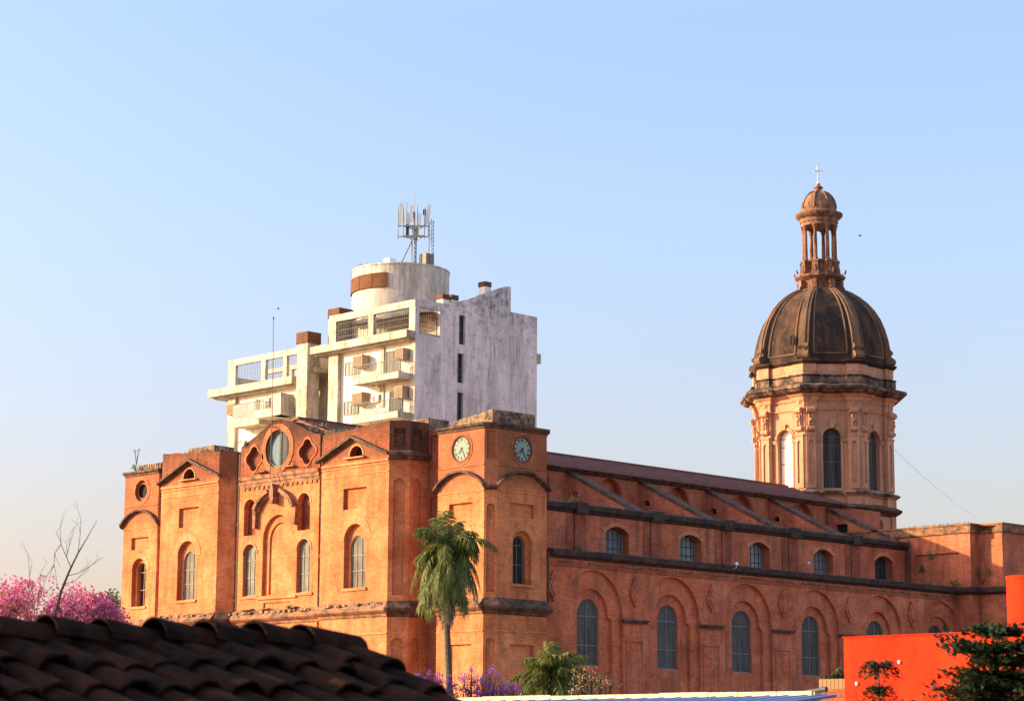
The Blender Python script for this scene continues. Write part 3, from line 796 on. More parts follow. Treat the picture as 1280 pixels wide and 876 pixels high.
# lower gutter, wraps the transept corner
gp = [(97.1, 94.0), (139.98, 94.0), (140.0, 92.6), (141.05, 92.6), (141.05, 90.55), (165, 90.55)]
MB().sweep([(97.1, 94.0), (139.6, 94.0)], [(0, 18.66), (.12, 18.68), (.2, 18.76), (.42, 18.82), (.5, 19.12), (.46, 19.18), (0, 19.2)]).build('gutter', GUT, church)
MB().sweep([(140.0, 94.0), (140.0, 92.6), (141.05, 92.6), (141.05, 90.55), (165, 90.55)], [(0, 18.62), (.1, 18.66), (.18, 18.74), (.36, 18.8), (.44, 19.1), (.4, 19.17), (0, 19.2)]).build('gutter', GUT, church)
m = MB(); m.poly([(97, 94.0, 19.15), (140, 94.0, 19.15), (140, 98.3, 19.5), (97, 98.3, 19.5)]); m.build('aisle_roof', ROOFT, church)
t = MB(); f94 = side(94.0)
random.seed(3)
x = 98
while x < 139:
    l = random.uniform(.8, 2.6); t.fbox(f94, x, x+l, 18.44, 18.5, 0, .14); x += l+random.uniform(.6, 2.2)
t.build_each('eroded_moulding', CAP, church)
t = MB(); t.fbox(f94, 97.1, 139.9, 18.2, 18.44, 0, .06); t.build('frieze_band', BRW, church)

# ---------------- middle wall
def midwall():
    f = side(98.2); m = MB(); tr = MB(); pl = MB()
    W = [107.9+7.3*k for k in range(5)]
    holes = [segarch(x, 19.6, 21.12, 1.12, .42) for x in W]
    r0 = rect(97.2, 98.15, 19.25, 21.7)
    m.panel(f, rect(97.0, 140.0, 19.1, 22.1), holes+[r0])
    recess(m, f, r0, .4)
    for k, (x, lp) in enumerate(zip(W, holes)):
        m.ribbon(f, lp, 0, -.62)
        window(f, lp, .6, church, GL_PALE if k < 4 else GL_DK, IRON, (.2, .4, .6, .8), (.3, .6), 'upper_window', .05)
        # pale lining seen at the side of each pane
        tr2 = MB(); tr2.fbox(f, x+.95, x+1.10, 19.62, 21.15, -.58, -.5); tr2.build('window_lining', FRAMEW, church)
        R = (1.12**2+.42**2)/(2*.42); al = math.asin(1.12/R)
        ringmb(tr, f, x, 21.54-R, R, R+.26, -.01, .04, pi/2-al-.05, pi/2+al+.05, 10)
    m.build('middle_wall', BR, church); tr.build_each('window_arch', BRL, church)
    for k in range(-1, 5):
        x = 111.6+7.3*k; pl.fbox(f, x-.5, x+.5, 19.15, 22.1, 0, .14); pl.fbox(f, x-1.15, x-.5, 19.15, 22.1, 0, .04)
    pl.build_each('pilaster', BRW, church)
    gm = MB(); gm.sweep([(97.05, 98.2), (139.95, 98.2)], [(0, 22.12), (.1, 22.16), (.18, 22.28), (.3, 22.36), (.34, 22.62), (.26, 22.7), (0, 22.78)])
    for k in range(-1, 5):
        x = 111.6+7.3*k; gm.fbox(f, x-.55, x+.55, 22.1, 22.8, 0, .40)
    gm.build('upper_gutter', GUT, church)
    gm = MB(); gm.poly([(97, 98.2, 22.76), (140, 98.2, 22.76), (140, 105.5, 23.2), (97, 105.5, 23.2)]); gm.build('middle_roof', ROOFT, church)
midwall()
# ---------------- clerestory, buttresses, nave roof
def clerestory():
    f = side(105.5); m = MB(); tr = MB()
    L = [115.2+7.25*k for k in range(4)] + [108.0]
    lun = [arch(x, 23.4, 24.85, 1.1, 14) for x in L]
    m.panel(f, rect(97.0, 147, 22.5, 26.1), lun)
    for lp in lun: m.ribbon(f, lp, 0, -.5); m.panel(f, lp, (), -.5)
    m.build('clerestory_wall', BR, church)
    for x in L: ringmb(tr, f, x, 24.85, 1.1, 1.35, -.01, .03, 0, pi, 12)
    tr.build_each('lunette_arch', BRW, church)
    for k in range(4):
        x = 111.3+7.3*k
        a = MB(); fx = front(x-.3)
        out = [(105.5, 22.7), (98.4, 22.7), (98.4, 22.35), (105.5, 25.95)]
        out = [(98.3, 22.6), (105.5, 22.6), (105.5, 25.9), (99.3, 22.8)]
        h = arch(104.75, 24.2, 24.36, .26, 8)
        a.slab(fx, out, .1, -.7, [h]); bo = a.build('buttress', BR, church)
        c = MB(); c.slab(front(x-.46), [(105.5, 25.86), (105.5, 26.1), (99.1, 22.9), (99.25, 22.7)], 0, -.95); c.build('coping', COPE, bo)
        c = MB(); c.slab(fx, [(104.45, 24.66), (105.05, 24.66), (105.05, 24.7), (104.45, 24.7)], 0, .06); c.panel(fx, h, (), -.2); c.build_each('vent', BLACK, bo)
    # last big one against the transept
    a = MB(); fx = front(139.9); h = rect(103.5, 104.6, 23.4, 24.5)
    a.slab(fx, [(98.3, 22.6), (105.4, 22.6), (105.4, 25.7), (99.3, 22.9)], 0, -.6, [h]); bo = a.build('buttress', BR, church)
    c = MB(); c.slab(front(139.8), [(105.4, 25.66), (105.4, 25.9), (98.8, 22.95), (98.9, 22.7)], 0, -.76); c.build('coping', CORN, bo)
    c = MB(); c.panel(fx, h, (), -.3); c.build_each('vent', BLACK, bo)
    cm = MB(); cm.sweep([(96.5, 105.5), (142.2, 105.5)], [(0, 25.95), (.15, 26.0), (.3, 26.15), (.35, 26.3), (0, 26.32)]); cm.build('eaves_cornice', CORN, church)
    r = MB(); r.slab(side(0), [(93.0, 0), (143.5, 0), (143.5, .1), (93.0, .1)], 0, 0) if False else None
    yr, ze, zr = 111.8, 26.33, 28.3
    r.add([(92.2, 105.0, ze-.12), (143.2, 105.0, ze-.12), (143.2, yr, zr), (92.2, yr, zr), (92.2, 118.6, ze-.12), (143.2, 118.6, ze-.12)], [(0, 1, 2, 3), (3, 2, 5, 4), ])
    r.poly([(92.3, 105.2, 26), (92.3, 118.4, 26), (92.3, yr, zr-.05)])
    for i in range(1, 9):     # tile courses as low ribs along the nave
        y = 105+6.8*i/9; z = (ze-.12)+(zr-ze+.12)*i/9
        r.box(92.2, 143.2, y-.03, y+.03, z-.02, z+.05)
    r.box(92.2, 143.2, yr-.12, yr+.12, zr-.05, zr+.1)
    r.build('nave_roof', ROOFT, church)
clerestory()
# ---------------- transept
def transept():
    m = MB(); dk = MB()
    fr, L = seg((140.0, 105.4), (140.0, 92.6))
    pn = rect(7.9, L-.75-.2, 19.2, 21.75)
    m.panel(fr, rect(0, L, Z0, 23.3), [pn]); recess(m, fr, pn, .16)
    for a, b in (((140.0, 92.6), (141.05, 92.6)), ((141.05, 92.6), (141.05, 90.55)), ((141.05, 90.55), (170, 90.55))):
        fr2, L2 = seg(a, b)
        nl = [arch(x, 4, 21.0, 1.1) for x in (5.5, 11, 16)] if L2 > 10 else []
        m.panel(fr2, rect(0, L2, Z0, 23.3), nl)
        for n_ in nl: recess(m, fr2, n_, .2)
    m.poly([(140, 92.6, 23.6), (141.05, 90.55, 23.6), (165, 90.55, 23.6), (165, 132, 23.6), (140, 132, 23.6)])
    m.build('transept', BR, church)
    pth = [(140.0, 105.4), (140.0, 92.6), (141.05, 92.6), (141.05, 90.55), (170, 90.55)]
    MB().sweep(pth, [(0, 23.08), (.1, 23.12), (.14, 23.2), (.14, 23.66), (.2, 23.7), (.2, 23.82), (-.3, 23.86)]).build('transept_parapet', LEDGE, church)
    p = MB(); p.tube([(139.85, 97.9, 22.9), (139.85, 97.9, 19.3)], .07, 6); p.tube([(141.2, 92.45, 18.6), (141.2, 92.45, 12)], .09, 6); p.build('rainpipe', PIPE, church)
transept()

# ---------------- dome tower
DC = (148.1, 111.85)
def octpath(a, pier=.0, w=.9):
    """plan of the octagon (clockwise from above so the outside is on the right... ) with projecting corner piers"""
    pts = []
    t = tan(pi/8)
    for k in range(8):
        th = -k*pi/4           # clockwise
        n = Vector((cos(th), sin(th))); nx = Vector((cos(th-pi/4), sin(th-pi/4)))
        def P(nv, s_, o): tv = Vector((nv.y, -nv.x)); return (DC[0]+nv.x*(a+o)+tv.x*s_, DC[1]+nv.y*(a+o)+tv.y*s_)
        h = a*t
        if pier > 0:
            pts.append(P(n, h-w, 0)); pts.append(P(n, h-w, pier))
            # outer corner of pier
            hp = (a+pier)*t; pts.append(P(n, hp, pier))
            tv = Vector((nx.y, -nx.x)); pts.append(P(nx, -(h-w), pier)); pts.append(P(nx, -(h-w), 0))
        else: pts.append(P(n, h, 0))
    return pts
def rev(p): return p
def facet(k, a):
    """wall frame of facet k, u to the viewer's right, centred"""
    th = -k*pi/4; n = Vector((cos(th), sin(th), 0)); tv = Vector((-n.y, n.x, 0))
    return Fr((DC[0]+n.x*a, DC[1]+n.y*a, 0), tv, n)
def dome():
    AP = 5.02; T8 = tan(pi/8)
    # outside must be on the right hand: reverse to counter-clockwise check
    body = octpath(AP, .32, .82)
    def sw(prof, path, name, mat, parent=church):
        # decide orientation
        p = path
        s_ = sum(p[i][0]*p[(i+1) % len(p)][1]-p[(i+1) % len(p)][0]*p[i][1] for i in range(len(p)))
        if s_ < 0: p = p[::-1]      # counter-clockwise: outside on the right hand
        return MB().sweep(p, prof, True).build(name, mat, parent)
    # lower stage
    base = MB(); low = octpath(5.35)
    for k in range(8):
        fr = facet(k, 5.35); h = 5.35*T8; hole = arch(0, 24.3, 25.15, .56, 12)
        base.panel(fr, rect(-h, h, 22.0, 26.2), [hole]); base.ribbon(fr, hole, 0, -.4)
    base.build('drum_base', STU, church)
    for k in range(8):
        fr = facet(k, 5.35); window(fr, arch(0, 24.3, 25.15, .56, 12), .35, church, GL_SH, FRAME, (.5,), (.4,), 'drum_base_window', .06)
        t = MB(); ringmb(t, fr, 0, 25.15, .56, .76, -.01, .06, 0, pi, 12)
        for s_ in (-1, 1): t.fbox(fr, s_*2.05-.35 if s_ > 0 else -2.28, s_*2.05+.2 if s_ > 0 else -1.7, 22, 26.0, 0, .12)
        t.build_each('drum_base_trim', STU, church)
    sw([(0, 25.95), (.12, 26.0), (.2, 26.15), (.5, 26.25), (.62, 26.4), (.6, 26.5), (.1, 26.75), (0, 26.8)], low, 'drum_ledge', CORN)
    p2 = octpath(AP+.02, .36, .86)
    sw([(0, 26.5), (.12, 26.55), (.12, 27.35), (.2, 27.42), (.34, 27.5), (.34, 27.62), (.1, 27.8), (0, 27.85)], p2, 'drum_plinth', STU)
    sw([(.1, 27.42), (.3, 27.5), (.44, 27.58), (.44, 27.68), (.1, 27.83)], p2, 'drum_sill_cornice', STUD)
    # drum walls
    d = MB(); tr = MB(); mo = MB()
    for k in range(8):
        fr = facet(k, AP); h = AP*T8
        ww = .74; hole = arch(0, 28.02, 32.1, ww, 16)
        d.panel(fr, rect(-h, h, 27.6, 35.7), [hole]); d.ribbon(fr, hole, 0, -.38)
        ringmb(tr, fr, 0, 32.1, ww, ww+.26, -.01, .10, 0, pi, 16); ringmb(tr, fr, 0, 32.1, ww+.02, ww+.1, 0, .15, 0, pi, 16)
        tr.slab(fr, [(-.14, 32.85), (.14, 32.85), (.2, 33.3), (-.2, 33.3)], 0, .22)
        for s_ in (-1, 1):
            lo, hi = sorted((s_*(ww+.001), s_*(h-.82)))
            tr.fbox(fr, lo, hi, 31.75, 31.9, 0, .14); tr.fbox(fr, lo, hi, 31.9, 32.02, 0, .2)
            lo, hi = sorted((s_*(ww), s_*(ww+.16)))
            tr.fbox(fr, lo, hi, 28.0, 31.75, 0, .07)
            for i in range(7): tr.fbox(fr, *sorted((s_*(ww+.2), s_*(h-.84))), 28.1+i*.52, 28.1+i*.52+.47, 0, .03)
        tr.fbox(fr, -1.15, 1.15, 34.55, 34.9, 0, .05)
        # pier decoration, on both halves of each corner
        for s_ in (-1, 1):
            u0, u1 = sorted((s_*(h-.72), s_*(h+.02))); of = .32
            fr2 = facet(k, AP+of)
            mo.slab(fr2, rect(u0, u1, 28.0, 32.2), 0, .10, [arch((u0+u1)/2, 28.4, 31.6, .2, 8)])
            mo.fbox(fr2, u0-.04, u1+.04, 32.2, 32.35, 0, .16)
            # scrolled bracket
            c = (u0+u1)/2
            mo.slab(fr2, [(c-.3, 32.7), (c+.3, 32.7), (c+.3, 34.2), (c-.3, 34.2)], 0, .12)
            mo.tube([fr2(c-.33, 32.75, .12), fr2(c+.33, 32.75, .12)], .2, 10); mo.tube([fr2(c-.33, 34.25, .2), fr2(c+.33, 34.25, .2)], .26, 10)
            mo.tube([fr2(c-.13, 33.0, .14), fr2(c-.13, 33.9, .22)], .09, 6); mo.tube([fr2(c+.13, 33.0, .14), fr2(c+.13, 33.9, .22)], .09, 6)
            mo.lathe(fr2(c, 33.3, .2), [(.02, 0), (.16, .1), (.16, .25), (.02, .35)], 8)
            mo.fbox(fr2, c-.3, c+.3, 34.65, 35.25, 0, .08); mo.fbox(fr2, c-.12, c+.12, 34.8, 35.1, .08, .16)
    # pier bodies
    for k in range(8):
        h = AP*T8; hp = (AP+.32)*T8
        fa = facet(k, AP); fb = facet(k, AP+.32)
        for s_ in (-1, 1):
            a0 = fa(s_*(h-.82), 0); b0 = fb(s_*(h-.82), 0); c0 = fb(s_*hp, 0)
            for z0, z1 in ((27.6, 35.7),):
                d.poly([(a0[0], a0[1], z0), (b0[0], b0[1], z0), (b0[0], b0[1], z1), (a0[0], a0[1], z1)])
                d.poly([(b0[0], b0[1], z0), (c0[0], c0[1], z0), (c0[0], c0[1], z1), (b0[0], b0[1], z1)])
    dr = d.build('drum', STU, church); tr.build_each('drum_moulding', STU, church); mo.build_each('scroll_bracket', STU, church)
    panes = {4: GL_CREAM}
    for k in range(8):
        fr = facet(k, AP)
        window(fr, arch(0, 28.02, 32.1, .74, 16), .34, church, panes.get(k, GL_SH), FRAME, () if k == 4 else (.4, .5, .6), (.44, .72, .86), 'drum_window', .05)
    # entablature and cornice
    sw([(0, 34.25), (.1, 34.3), (.14, 34.42), (.06, 34.46), (.06, 34.95), (.12, 35.0), (.2, 35.1), (.24, 35.3), (.4, 35.42), (.5, 35.55)], body, 'entablature', STU)
    sw([(.5, 35.55), (.88, 35.68), (1.05, 35.85), (1.18, 35.92), (1.18, 36.12), (.98, 36.22), (.3, 36.42), (0, 36.45)], body, 'drum_cornice', STUD)
    at = octpath(5.2, .24, .84)
    sw([(0, 36.4), (.25, 36.45), (.25, 36.95), (.1, 37.02), (.3, 37.05), (.3, 37.15), (.06, 37.2)], at, 'attic_base', STUD)
    sw([(.06, 37.2), (.04, 37.3), (.08, 37.45), (.08, 38.05)], at, 'attic', STU)
    sw([(.08, 38.0), (.2, 38.08), (.36, 38.2), (.36, 38.32), (.1, 38.42), (-.3, 38.5)], at, 'dome_ring', DOME)
    # the dome shell: eight-sided
    prof = [(5.22, 38.4), (5.22, 38.9), (5.17, 39.6), (5.03, 40.5), (4.8, 41.4), (4.46, 42.3), (4.03, 43.05), (3.52, 43.7), (2.92, 44.25), (2.36, 44.65), (1.9, 44.9), (1.3, 45.05)]
    sh = MB(); sh.lathe((DC[0], DC[1], 0), [(r/cos(pi/8), z) for r, z in prof], 8, pi/8)
    dm = sh.build('dome', DOME, church)
    # paired ribs at every corner, broad panels framed between
    for k in range(8):
        rb = MB()
        th = -k*pi/4+pi/8
        n = Vector((cos(th), sin(th), 0)); tv = Vector((-n.y, n.x, 0))
        for s_, wd, hh in ((0, .42, .16), (0, .15, .30)):
            L1 = []
            for r, z in prof[:-1]:
                rr = r/cos(pi/8); wdd = wd*(0.45+.55*r/5.5)
                c = Vector((DC[0], DC[1], z)) + n*(rr)
                L1.append((c, wdd, n, hh))
            for i in range(len(L1)-1):
                (c0, w0, _, h0), (c1, w1, _, h1) = L1[i], L1[i+1]
                o = (Vector((n.x, n.y, .35))).normalized()
                q = [c0-tv*w0-n*.25, c0-tv*w0+o*h0*.6, c0+tv*w0+o*h0*.6, c0+tv*w0-n*.25, c1-tv*w1-n*.25, c1-tv*w1+o*h1*.6, c1+tv*w1+o*h1*.6, c1+tv*w1-n*.25]
                rb.add(q, [(0, 1, 5, 4), (1, 2, 6, 5), (2, 3, 7, 6)])
        # scroll foot of the rib
        c = Vector((DC[0], DC[1], 38.75)) + n*(5.36/cos(pi/8))
        rb.tube([c-tv*.45, c+tv*.45], .34, 10); rb.tube([c-tv*.4+Vector((0, 0, .75))-n*.1, c+tv*.4+Vector((0, 0, .75))-n*.1], .22, 10)
        rb.build('rib', DOMER, dm)
    for k in range(8):
        pn = MB(); th = -k*pi/4; n = Vector((cos(th), sin(th), 0)); tv = Vector((-n.y, n.x, 0))
        for (s_a) in (-1, 1):
            for i in range(len(prof)-3):
                (r0, z0), (r1, z1) = prof[i+1], prof[i+2]
                hw0, hw1 = r0*T8*.62, r1*T8*.62
                c0 = Vector((DC[0], DC[1], z0))+n*r0; c1 = Vector((DC[0], DC[1], z1))+n*r1
                for wa in (.0,):
                    p0 = c0+tv*s_a*hw0; p1 = c1+tv*s_a*hw1
                    pn.tube([p0+n*.02, p1+n*.02], [.09, .09], 6, False)
        r0, z0 = prof[1]; c0 = Vector((DC[0], DC[1], z0))+n*(r0+.02)
        pn.tube([c0-tv*r0*T8*.62, c0+tv*r0*T8*.62], .08, 6)
        pn.build('dome_panel_moulding', DOMER, dm)
    # small slit vents on the west facet
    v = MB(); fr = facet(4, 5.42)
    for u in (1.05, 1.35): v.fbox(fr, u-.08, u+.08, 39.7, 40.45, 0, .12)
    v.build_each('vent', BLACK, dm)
dome()
def lantern():
    c = (DC[0], DC[1], 0)
    m = MB(); m.lathe(c, [(2.0, 44.7), (1.95, 44.95), (1.55, 45.1), (1.5, 45.5), (1.6, 45.75), (1.95, 45.95), (2.1, 46.05), (2.1, 46.2), (1.7, 46.3), (1.6, 46.35)], 16, pi/16)
    for k in range(8):
        th = k*pi/4+pi/8; n = Vector((cos(th), sin(th), 0)); tv = Vector((-n.y, n.x, 0))
        b = Vector((c[0], c[1], 45.4))+n*1.72; m.obox(b, n*.22, tv*.22, Vector((0, 0, .38))); m.tube([b+n*.2-tv*.22+Vector((0, 0, -.3)), b+n*.2+tv*.22+Vector((0, 0, -.3))], .16, 8)
        b = Vector((c[0], c[1], 46.32))+n*2.1; m.tube([b, b+n*.12+Vector((0, 0, .25)), b+n*.02+Vector((0, 0, .4))], [.09, .07, .02], 6)
    m.build('lantern_base', LANT, church, smooth=False)
    m = MB(); m.lathe(c, [(1.1, 46.3), (1.15, 46.9), (1.12, 47.3), (1.3, 47.45), (1.3, 47.55), (.3, 47.56)], 16, pi/16)
    for k in range(8):
        th = k*pi/4+pi/8; n = Vector((cos(th), sin(th), 0)); tv = Vector((-n.y, n.x, 0))
        b = Vector((c[0], c[1], 46.85))+n*1.32; m.obox(b, n*.28, tv*.26, Vector((0, 0, .5)))
        m.obox(b+Vector((0, 0, .56)), n*.33, tv*.31, Vector((0, 0, .08))); m.obox(b+Vector((0, 0, -.42)), n*.35, tv*.33, Vector((0, 0, .1)))
        m.tube([b+n*.25+Vector((0, 0, .2)), b+n*.25+Vector((0, 0, -.35))], [.1, .2], 6)
    m.build('lantern_pedestal', LANT, church)
    for k in range(8):
        th = k*pi/4+pi/8; x, y = c[0]+1.32*cos(th), c[1]+1.32*sin(th)
        q = MB(); q.lathe((x, y, 0), [(.24, 47.48), (.24, 47.6), (.17, 47.7), (.165, 48.6), (.14, 50.0), (.14, 50.05), (.2, 50.15), (.15, 50.2), (.27, 50.42), (.27, 50.55)], 10)
        q.build('column', LANT, church, smooth=False)
    m = MB(); m.lathe(c, [(1.0, 50.45), (1.52, 50.5), (1.52, 50.75), (1.6, 50.8), (1.62, 51.1), (1.85, 51.25), (1.98, 51.4), (2.0, 51.55), (1.6, 51.68), (1.5, 51.8), (1.48, 51.95), (.5, 51.95)], 24)
    for k in range(8):
        th = k*pi/4; n = Vector((cos(th), sin(th), 0)); tv = Vector((-n.y, n.x, 0))
        a0 = Vector((c[0], c[1], 50.5))+n*1.22
        for s_ in (-1, 1): m.add([a0+tv*s_*.5, a0+tv*s_*.5+Vector((0, 0, -.55)), a0+tv*s_*.25+Vector((0, 0, -.12)), a0+Vector((0, 0, 0))], [(0, 1, 2, 3)])
    m.build('lantern_cornice', LANT, church)
    m = MB(); m.lathe(c, [(1.48, 51.9), (1.47, 52.2), (1.36, 52.65), (1.12, 53.05), (.8, 53.35), (.45, 53.52), (.36, 53.56), (.4, 53.66), (.3, 53.72), (.3, 53.82), (.42, 53.88), (.3, 53.98), (.16, 54.1), (.14, 54.25)], 24)
    for k in range(8):
        th = k*pi/4+pi/8; n = Vector((cos(th), sin(th), 0))
        m.tube([Vector((c[0], c[1], z))+n*r for r, z in ((1.5, 52.0), (1.48, 52.25), (1.38, 52.65), (1.14, 53.07), (.82, 53.38), (.45, 53.55))], .07, 6)
    m.build('cupola', LANT, church, smooth=False)
    # cross, flared arms with a small sunburst
    n = Vector((-1, -1, 0)).normalized(); tv = Vector((1, -1, 0)).normalized(); fr = Fr((c[0], c[1], 0), tv, n)
    m = MB(); z = 55.38
    def arm(du, dv, L):
        pu, pv = -dv, du
        lp = [(0-pu*.04, z-pv*.04), (0+pu*.04, z+pv*.04), (du*L*.8+pu*.055, z+dv*L*.8+pv*.055), (du*L*.88+pu*.12, z+dv*L*.88+pv*.12), (du*L, z+dv*L), (du*L*.88-pu*.12, z+dv*L*.88-pv*.12), (du*L*.8-pu*.055, z+dv*L*.8-pv*.055)]
        m.slab(fr, lp, -.05, .05)
    arm(1, 0, .42); arm(-1, 0, .42); arm(0, 1, .6)
    m.fbox(fr, -.05, .05, 54.1, 55.4, -.052, .052)
    for a in (45, 135, 225, 315): m.slab(fr, [(0.03*cos(radians(a+90)), z+.03*sin(radians(a+90))), (.26*cos(radians(a)), z+.26*sin(radians(a))), (.03*cos(radians(a-90)), z+.03*sin(radians(a-90)))], -.03, .03)
    m.lathe((c[0], c[1], 0), [(.03, 54.15), (.12, 54.22), (.12, 54.34), (.03, 54.42)], 10)
    m.build('cross', WHITEP, church)
lantern()

# ================================================================== APARTMENT BUILDING behind
WX, WY = 130.5, 142.4
apt = empty('apartment_building', (140, 155, GZ), 'stained white concrete apartment block with a round water tank on its roof', 'apartment building')
def apartments():
    f = front(WX); s = side(WY)
    # front wall of the right wing (recessed white) between piers
    m = MB()
    m.panel(f, rect(142.75, 153.6, GZ, 43.0), [], -.25)
    m.panel(f, rect(158.0, 168.3, GZ, 40.8), [], -.25)
    m.build('front_wall', WHT, apt)
    # piers and left end faces
    p = MB()
    p.fbox(f, 142.42, 143.1, GZ, 42.6, -.6, -.012); p.fbox(f, 152.5, 153.8, GZ, 43.0, -.6, .15); p.fbox(f, 167.4, 168.5, GZ, 41.0, -.6, .05); p.fbox(f, 146.6, 147.05, 37, 43.0, -.3, -.1)
    p.box(WX+.6, 146, 168.4, 168.5, GZ, 41); p.box(WX+.3, 140, 153.6, 154.0, GZ, 46)
    p.fbox(f, 155.0, 158.2, GZ, 42.0, -2.8, -2.6)
    p.fbox(f, 155.2, 158.2, 41.1, 41.5, -2.6, .4)
    p.build_each('pier', CONC, apt)
    # side wall (blank, in shade) with slit windows
    sw = MB()
    slits = [rect(135.75, 136.5, 42.75, 45.4), rect(135.6, 136.35, 39.3, 41.95), rect(135.6, 136.35, 35.6, 38.45)]
    ter = rect(130.95, 133.4, 43.0, 45.45)
    out = [(WX, GZ), (142.2, GZ), (142.2, 48.92), (141.4, 48.8), (136.2, 46.75), (134.9, 46.35), (134.6, 46.2), (WX, 46.1)]
    sw.panel(s, out, slits+[ter]); sw.ribbon(s, ter, 0, -.3)
    for l in slits: sw.ribbon(s, l, 0, -.35)
    sw.ribbon(s, out[2:], 0, -.35, False)
    sw.panel(s, out, slits+[ter], -.351)
    sw.panel(s, rect(142.2, 146.0, GZ, 46.68), (), -.35); sw.poly([(142.2, WY, GZ), (142.2, WY+.35, GZ), (142.2, WY+.35, 48.9), (142.2, WY, 48.9)])
    sw.panel(s, rect(142.2, 146.0, GZ, 46.68), (), -6)
    sw.poly([(146, WY+.35, GZ), (146, WY+6, GZ), (146, WY+6, 46.6), (146, WY+.35, 46.6)])
    sw.build('side_wall', CONCS, apt)
    for l in slits:
        window(s, l, .3, apt, GL_DK, FRAME, (.5,), (.5,), 'slit_window', .05)
    b = MB(); b.box(145.9, 147.4, WY+1.2, WY+4, 42.6, 43.5); b.build('rear_balcony', CONC, apt)
    for z in (40.2, 36.0): MB().box(145.95, 146.35, WY+.8, WY+1.6, z, z+.9).build('air_conditioner', BROWN, apt)
    # roof mass behind the parapet
    r = MB(); r.box(WX+3.6, 142.0, WY+.4, 153.5, 40, 45.6); r.box(WX+5, 142, 154, 168, 36, 41.6); r.build('roof_slab', CONC, apt)
    # penthouse back wall seen through the terrace openings
    t = MB(); t.box(WX+3.4, WX+3.6, WY+1.0, 150, 43.0, 45.6); t.build('penthouse_wall', CREAMW, apt)
    t = MB(); t.poly([(WX+.5, WY+.5, 45.0), (WX+.5, 152, 45.0), (WX+3.4, 152, 45.5), (WX+3.4, WY+.5, 45.5)]); t.build('terrace_canopy', BROWN, apt)
    # terrace frames: beam, columns, slab (right wing)
    def terrace(u0, u1, z0, z1, cols, ov0, ov1, sl0, sl1, zb):
        m = MB(); f0 = f
        m.fbox(f0, u0, u1, zb, z1, -.35, 0)
        for c0, c1 in cols: m.fbox(f0, c0, c1, z0, zb, -.35, -.02)
        m.fbox(f0, u0, u1, z0-.3, z0+.12, -.35, -.01)
        m.build_each('terrace_frame', CONC, apt)
        m = MB(); m.slab(f0, rect(ov0, ov1-.75, sl0, sl1), -3, 1.0); m.slab(f0, rect(ov0+.3, ov1-.9, sl0-.16, sl0), -3, .5); m.build('roof_overhang', CONC, apt)
        g_ = MB()
        cs = sorted([c for pr in cols for c in pr])
        opens = [(cs[i], cs[i+1]) for i in range(1, len(cs)-1, 2)]
        for a, b in opens:
            n = int((b-a)/.24)
            for i in range(1, n): g_.tube([f0(a+(b-a)*i/n, z0+.1, -.15), f0(a+(b-a)*i/n, zb, -.15)], .018, 4, False)
            for z in (z0+.55, z0+1.15, z0+1.75): g_.tube([f0(a, z, -.15), f0(b, z, -.15)], .016, 4, False)
        g_.build('security_bars', IRON, apt)
    terrace(142.5, 154.0, 43.45, 46.08, [(142.5, 143.25), (148.0, 148.7), (153.1, 154.0)], 142.45, 156.2, 42.6, 43.25, 45.45)
    terrace(158.3, 168.7, 40.95, 43.72, [(158.3, 158.5), (160.0, 160.5), (163.1, 163.7), (167.6, 168.7)], 158.0, 171.2, 40.25, 40.95, 43.15)
    # bars in the side opening
    g_ = MB()
    for i in range(1, 9): g_.tube([s(130.95+2.45*i/9, 43.0, -.15), s(130.95+2.45*i/9, 45.4, -.15)], .022, 4, False)
    for z in (43.4, 43.8, 44.2, 44.7): g_.tube([s(130.95, z, -.15), s(133.4, z, -.15)], .02, 4, False)
    g_.build('security_bars', IRON, apt)
    # side and rear parapet of left terrace
    t = MB(); t.box(WX+.35, WX+5, 158.3, 158.5, 41.0, 43.6); t.box(WX+.35, WX+4.5, 168.5, 168.7, 41.2, 42.2); t.box(WX+4.6, WX+4.9, 158.3, 168.7, 40.9, 42.3); t.box(WX+4.55, WX+4.95, 158.3, 168.7, 43.0, 43.4); t.box(WX+4.6, WX+4.9, 164.8, 165.3, 42.2, 43.0); t.build_each('rear_parapet', CONC, apt)
    # chimney shafts clad at the top
    c = MB(); c.box(WX-1.0, WX+.45, 155.8, 157.25, GZ, 43.75); c.build('chimney_shaft', CONC, apt)
    c = MB(); c.box(WX-1.08, WX+.53, 155.72, 157.33, 43.75, 44.8); c.build('chimney_cap', BROWN, apt)
    c = MB(); c.box(WX+.4, WX+2.0, 154.02, 154.6, 43, 45.9); c.build('chimney_shaft', CONC, apt)
    c = MB(); c.box(WX+.4, WX+2.2, 153.1, 154.7, 45.98, 46.85); c.build('chimney_cap', BROWN, apt)
    for x, z, y in ((134.2, 46.2, WY+.5), (135.3, 46.3, WY+.5), (139.3, 48.1, WY+.4)):
        c = MB(); c.box(x, x+.75, y, y+.8, z-.4, z+.55); c.build('chimney_shaft', WHT, apt)
        c = MB(); c.box(x-.05, x+.8, y-.04, y+.84, z+.5, z+.95); c.build('chimney_cap', BROWN, apt)
    # windows
    for (a, b, z0, z1) in ((149.9, 151.9, 40.35, 41.55), (150.0, 151.95, 36.75, 38.0)):
        window(Fr((WX+.25, 0, 0), (0, 1, 0), (-1, 0, 0)), rect(a, b, z0, z1), -.03, apt, GL_PALE, FRAMEW, (.25, .5, .75), (), 'apartment_window', .05)
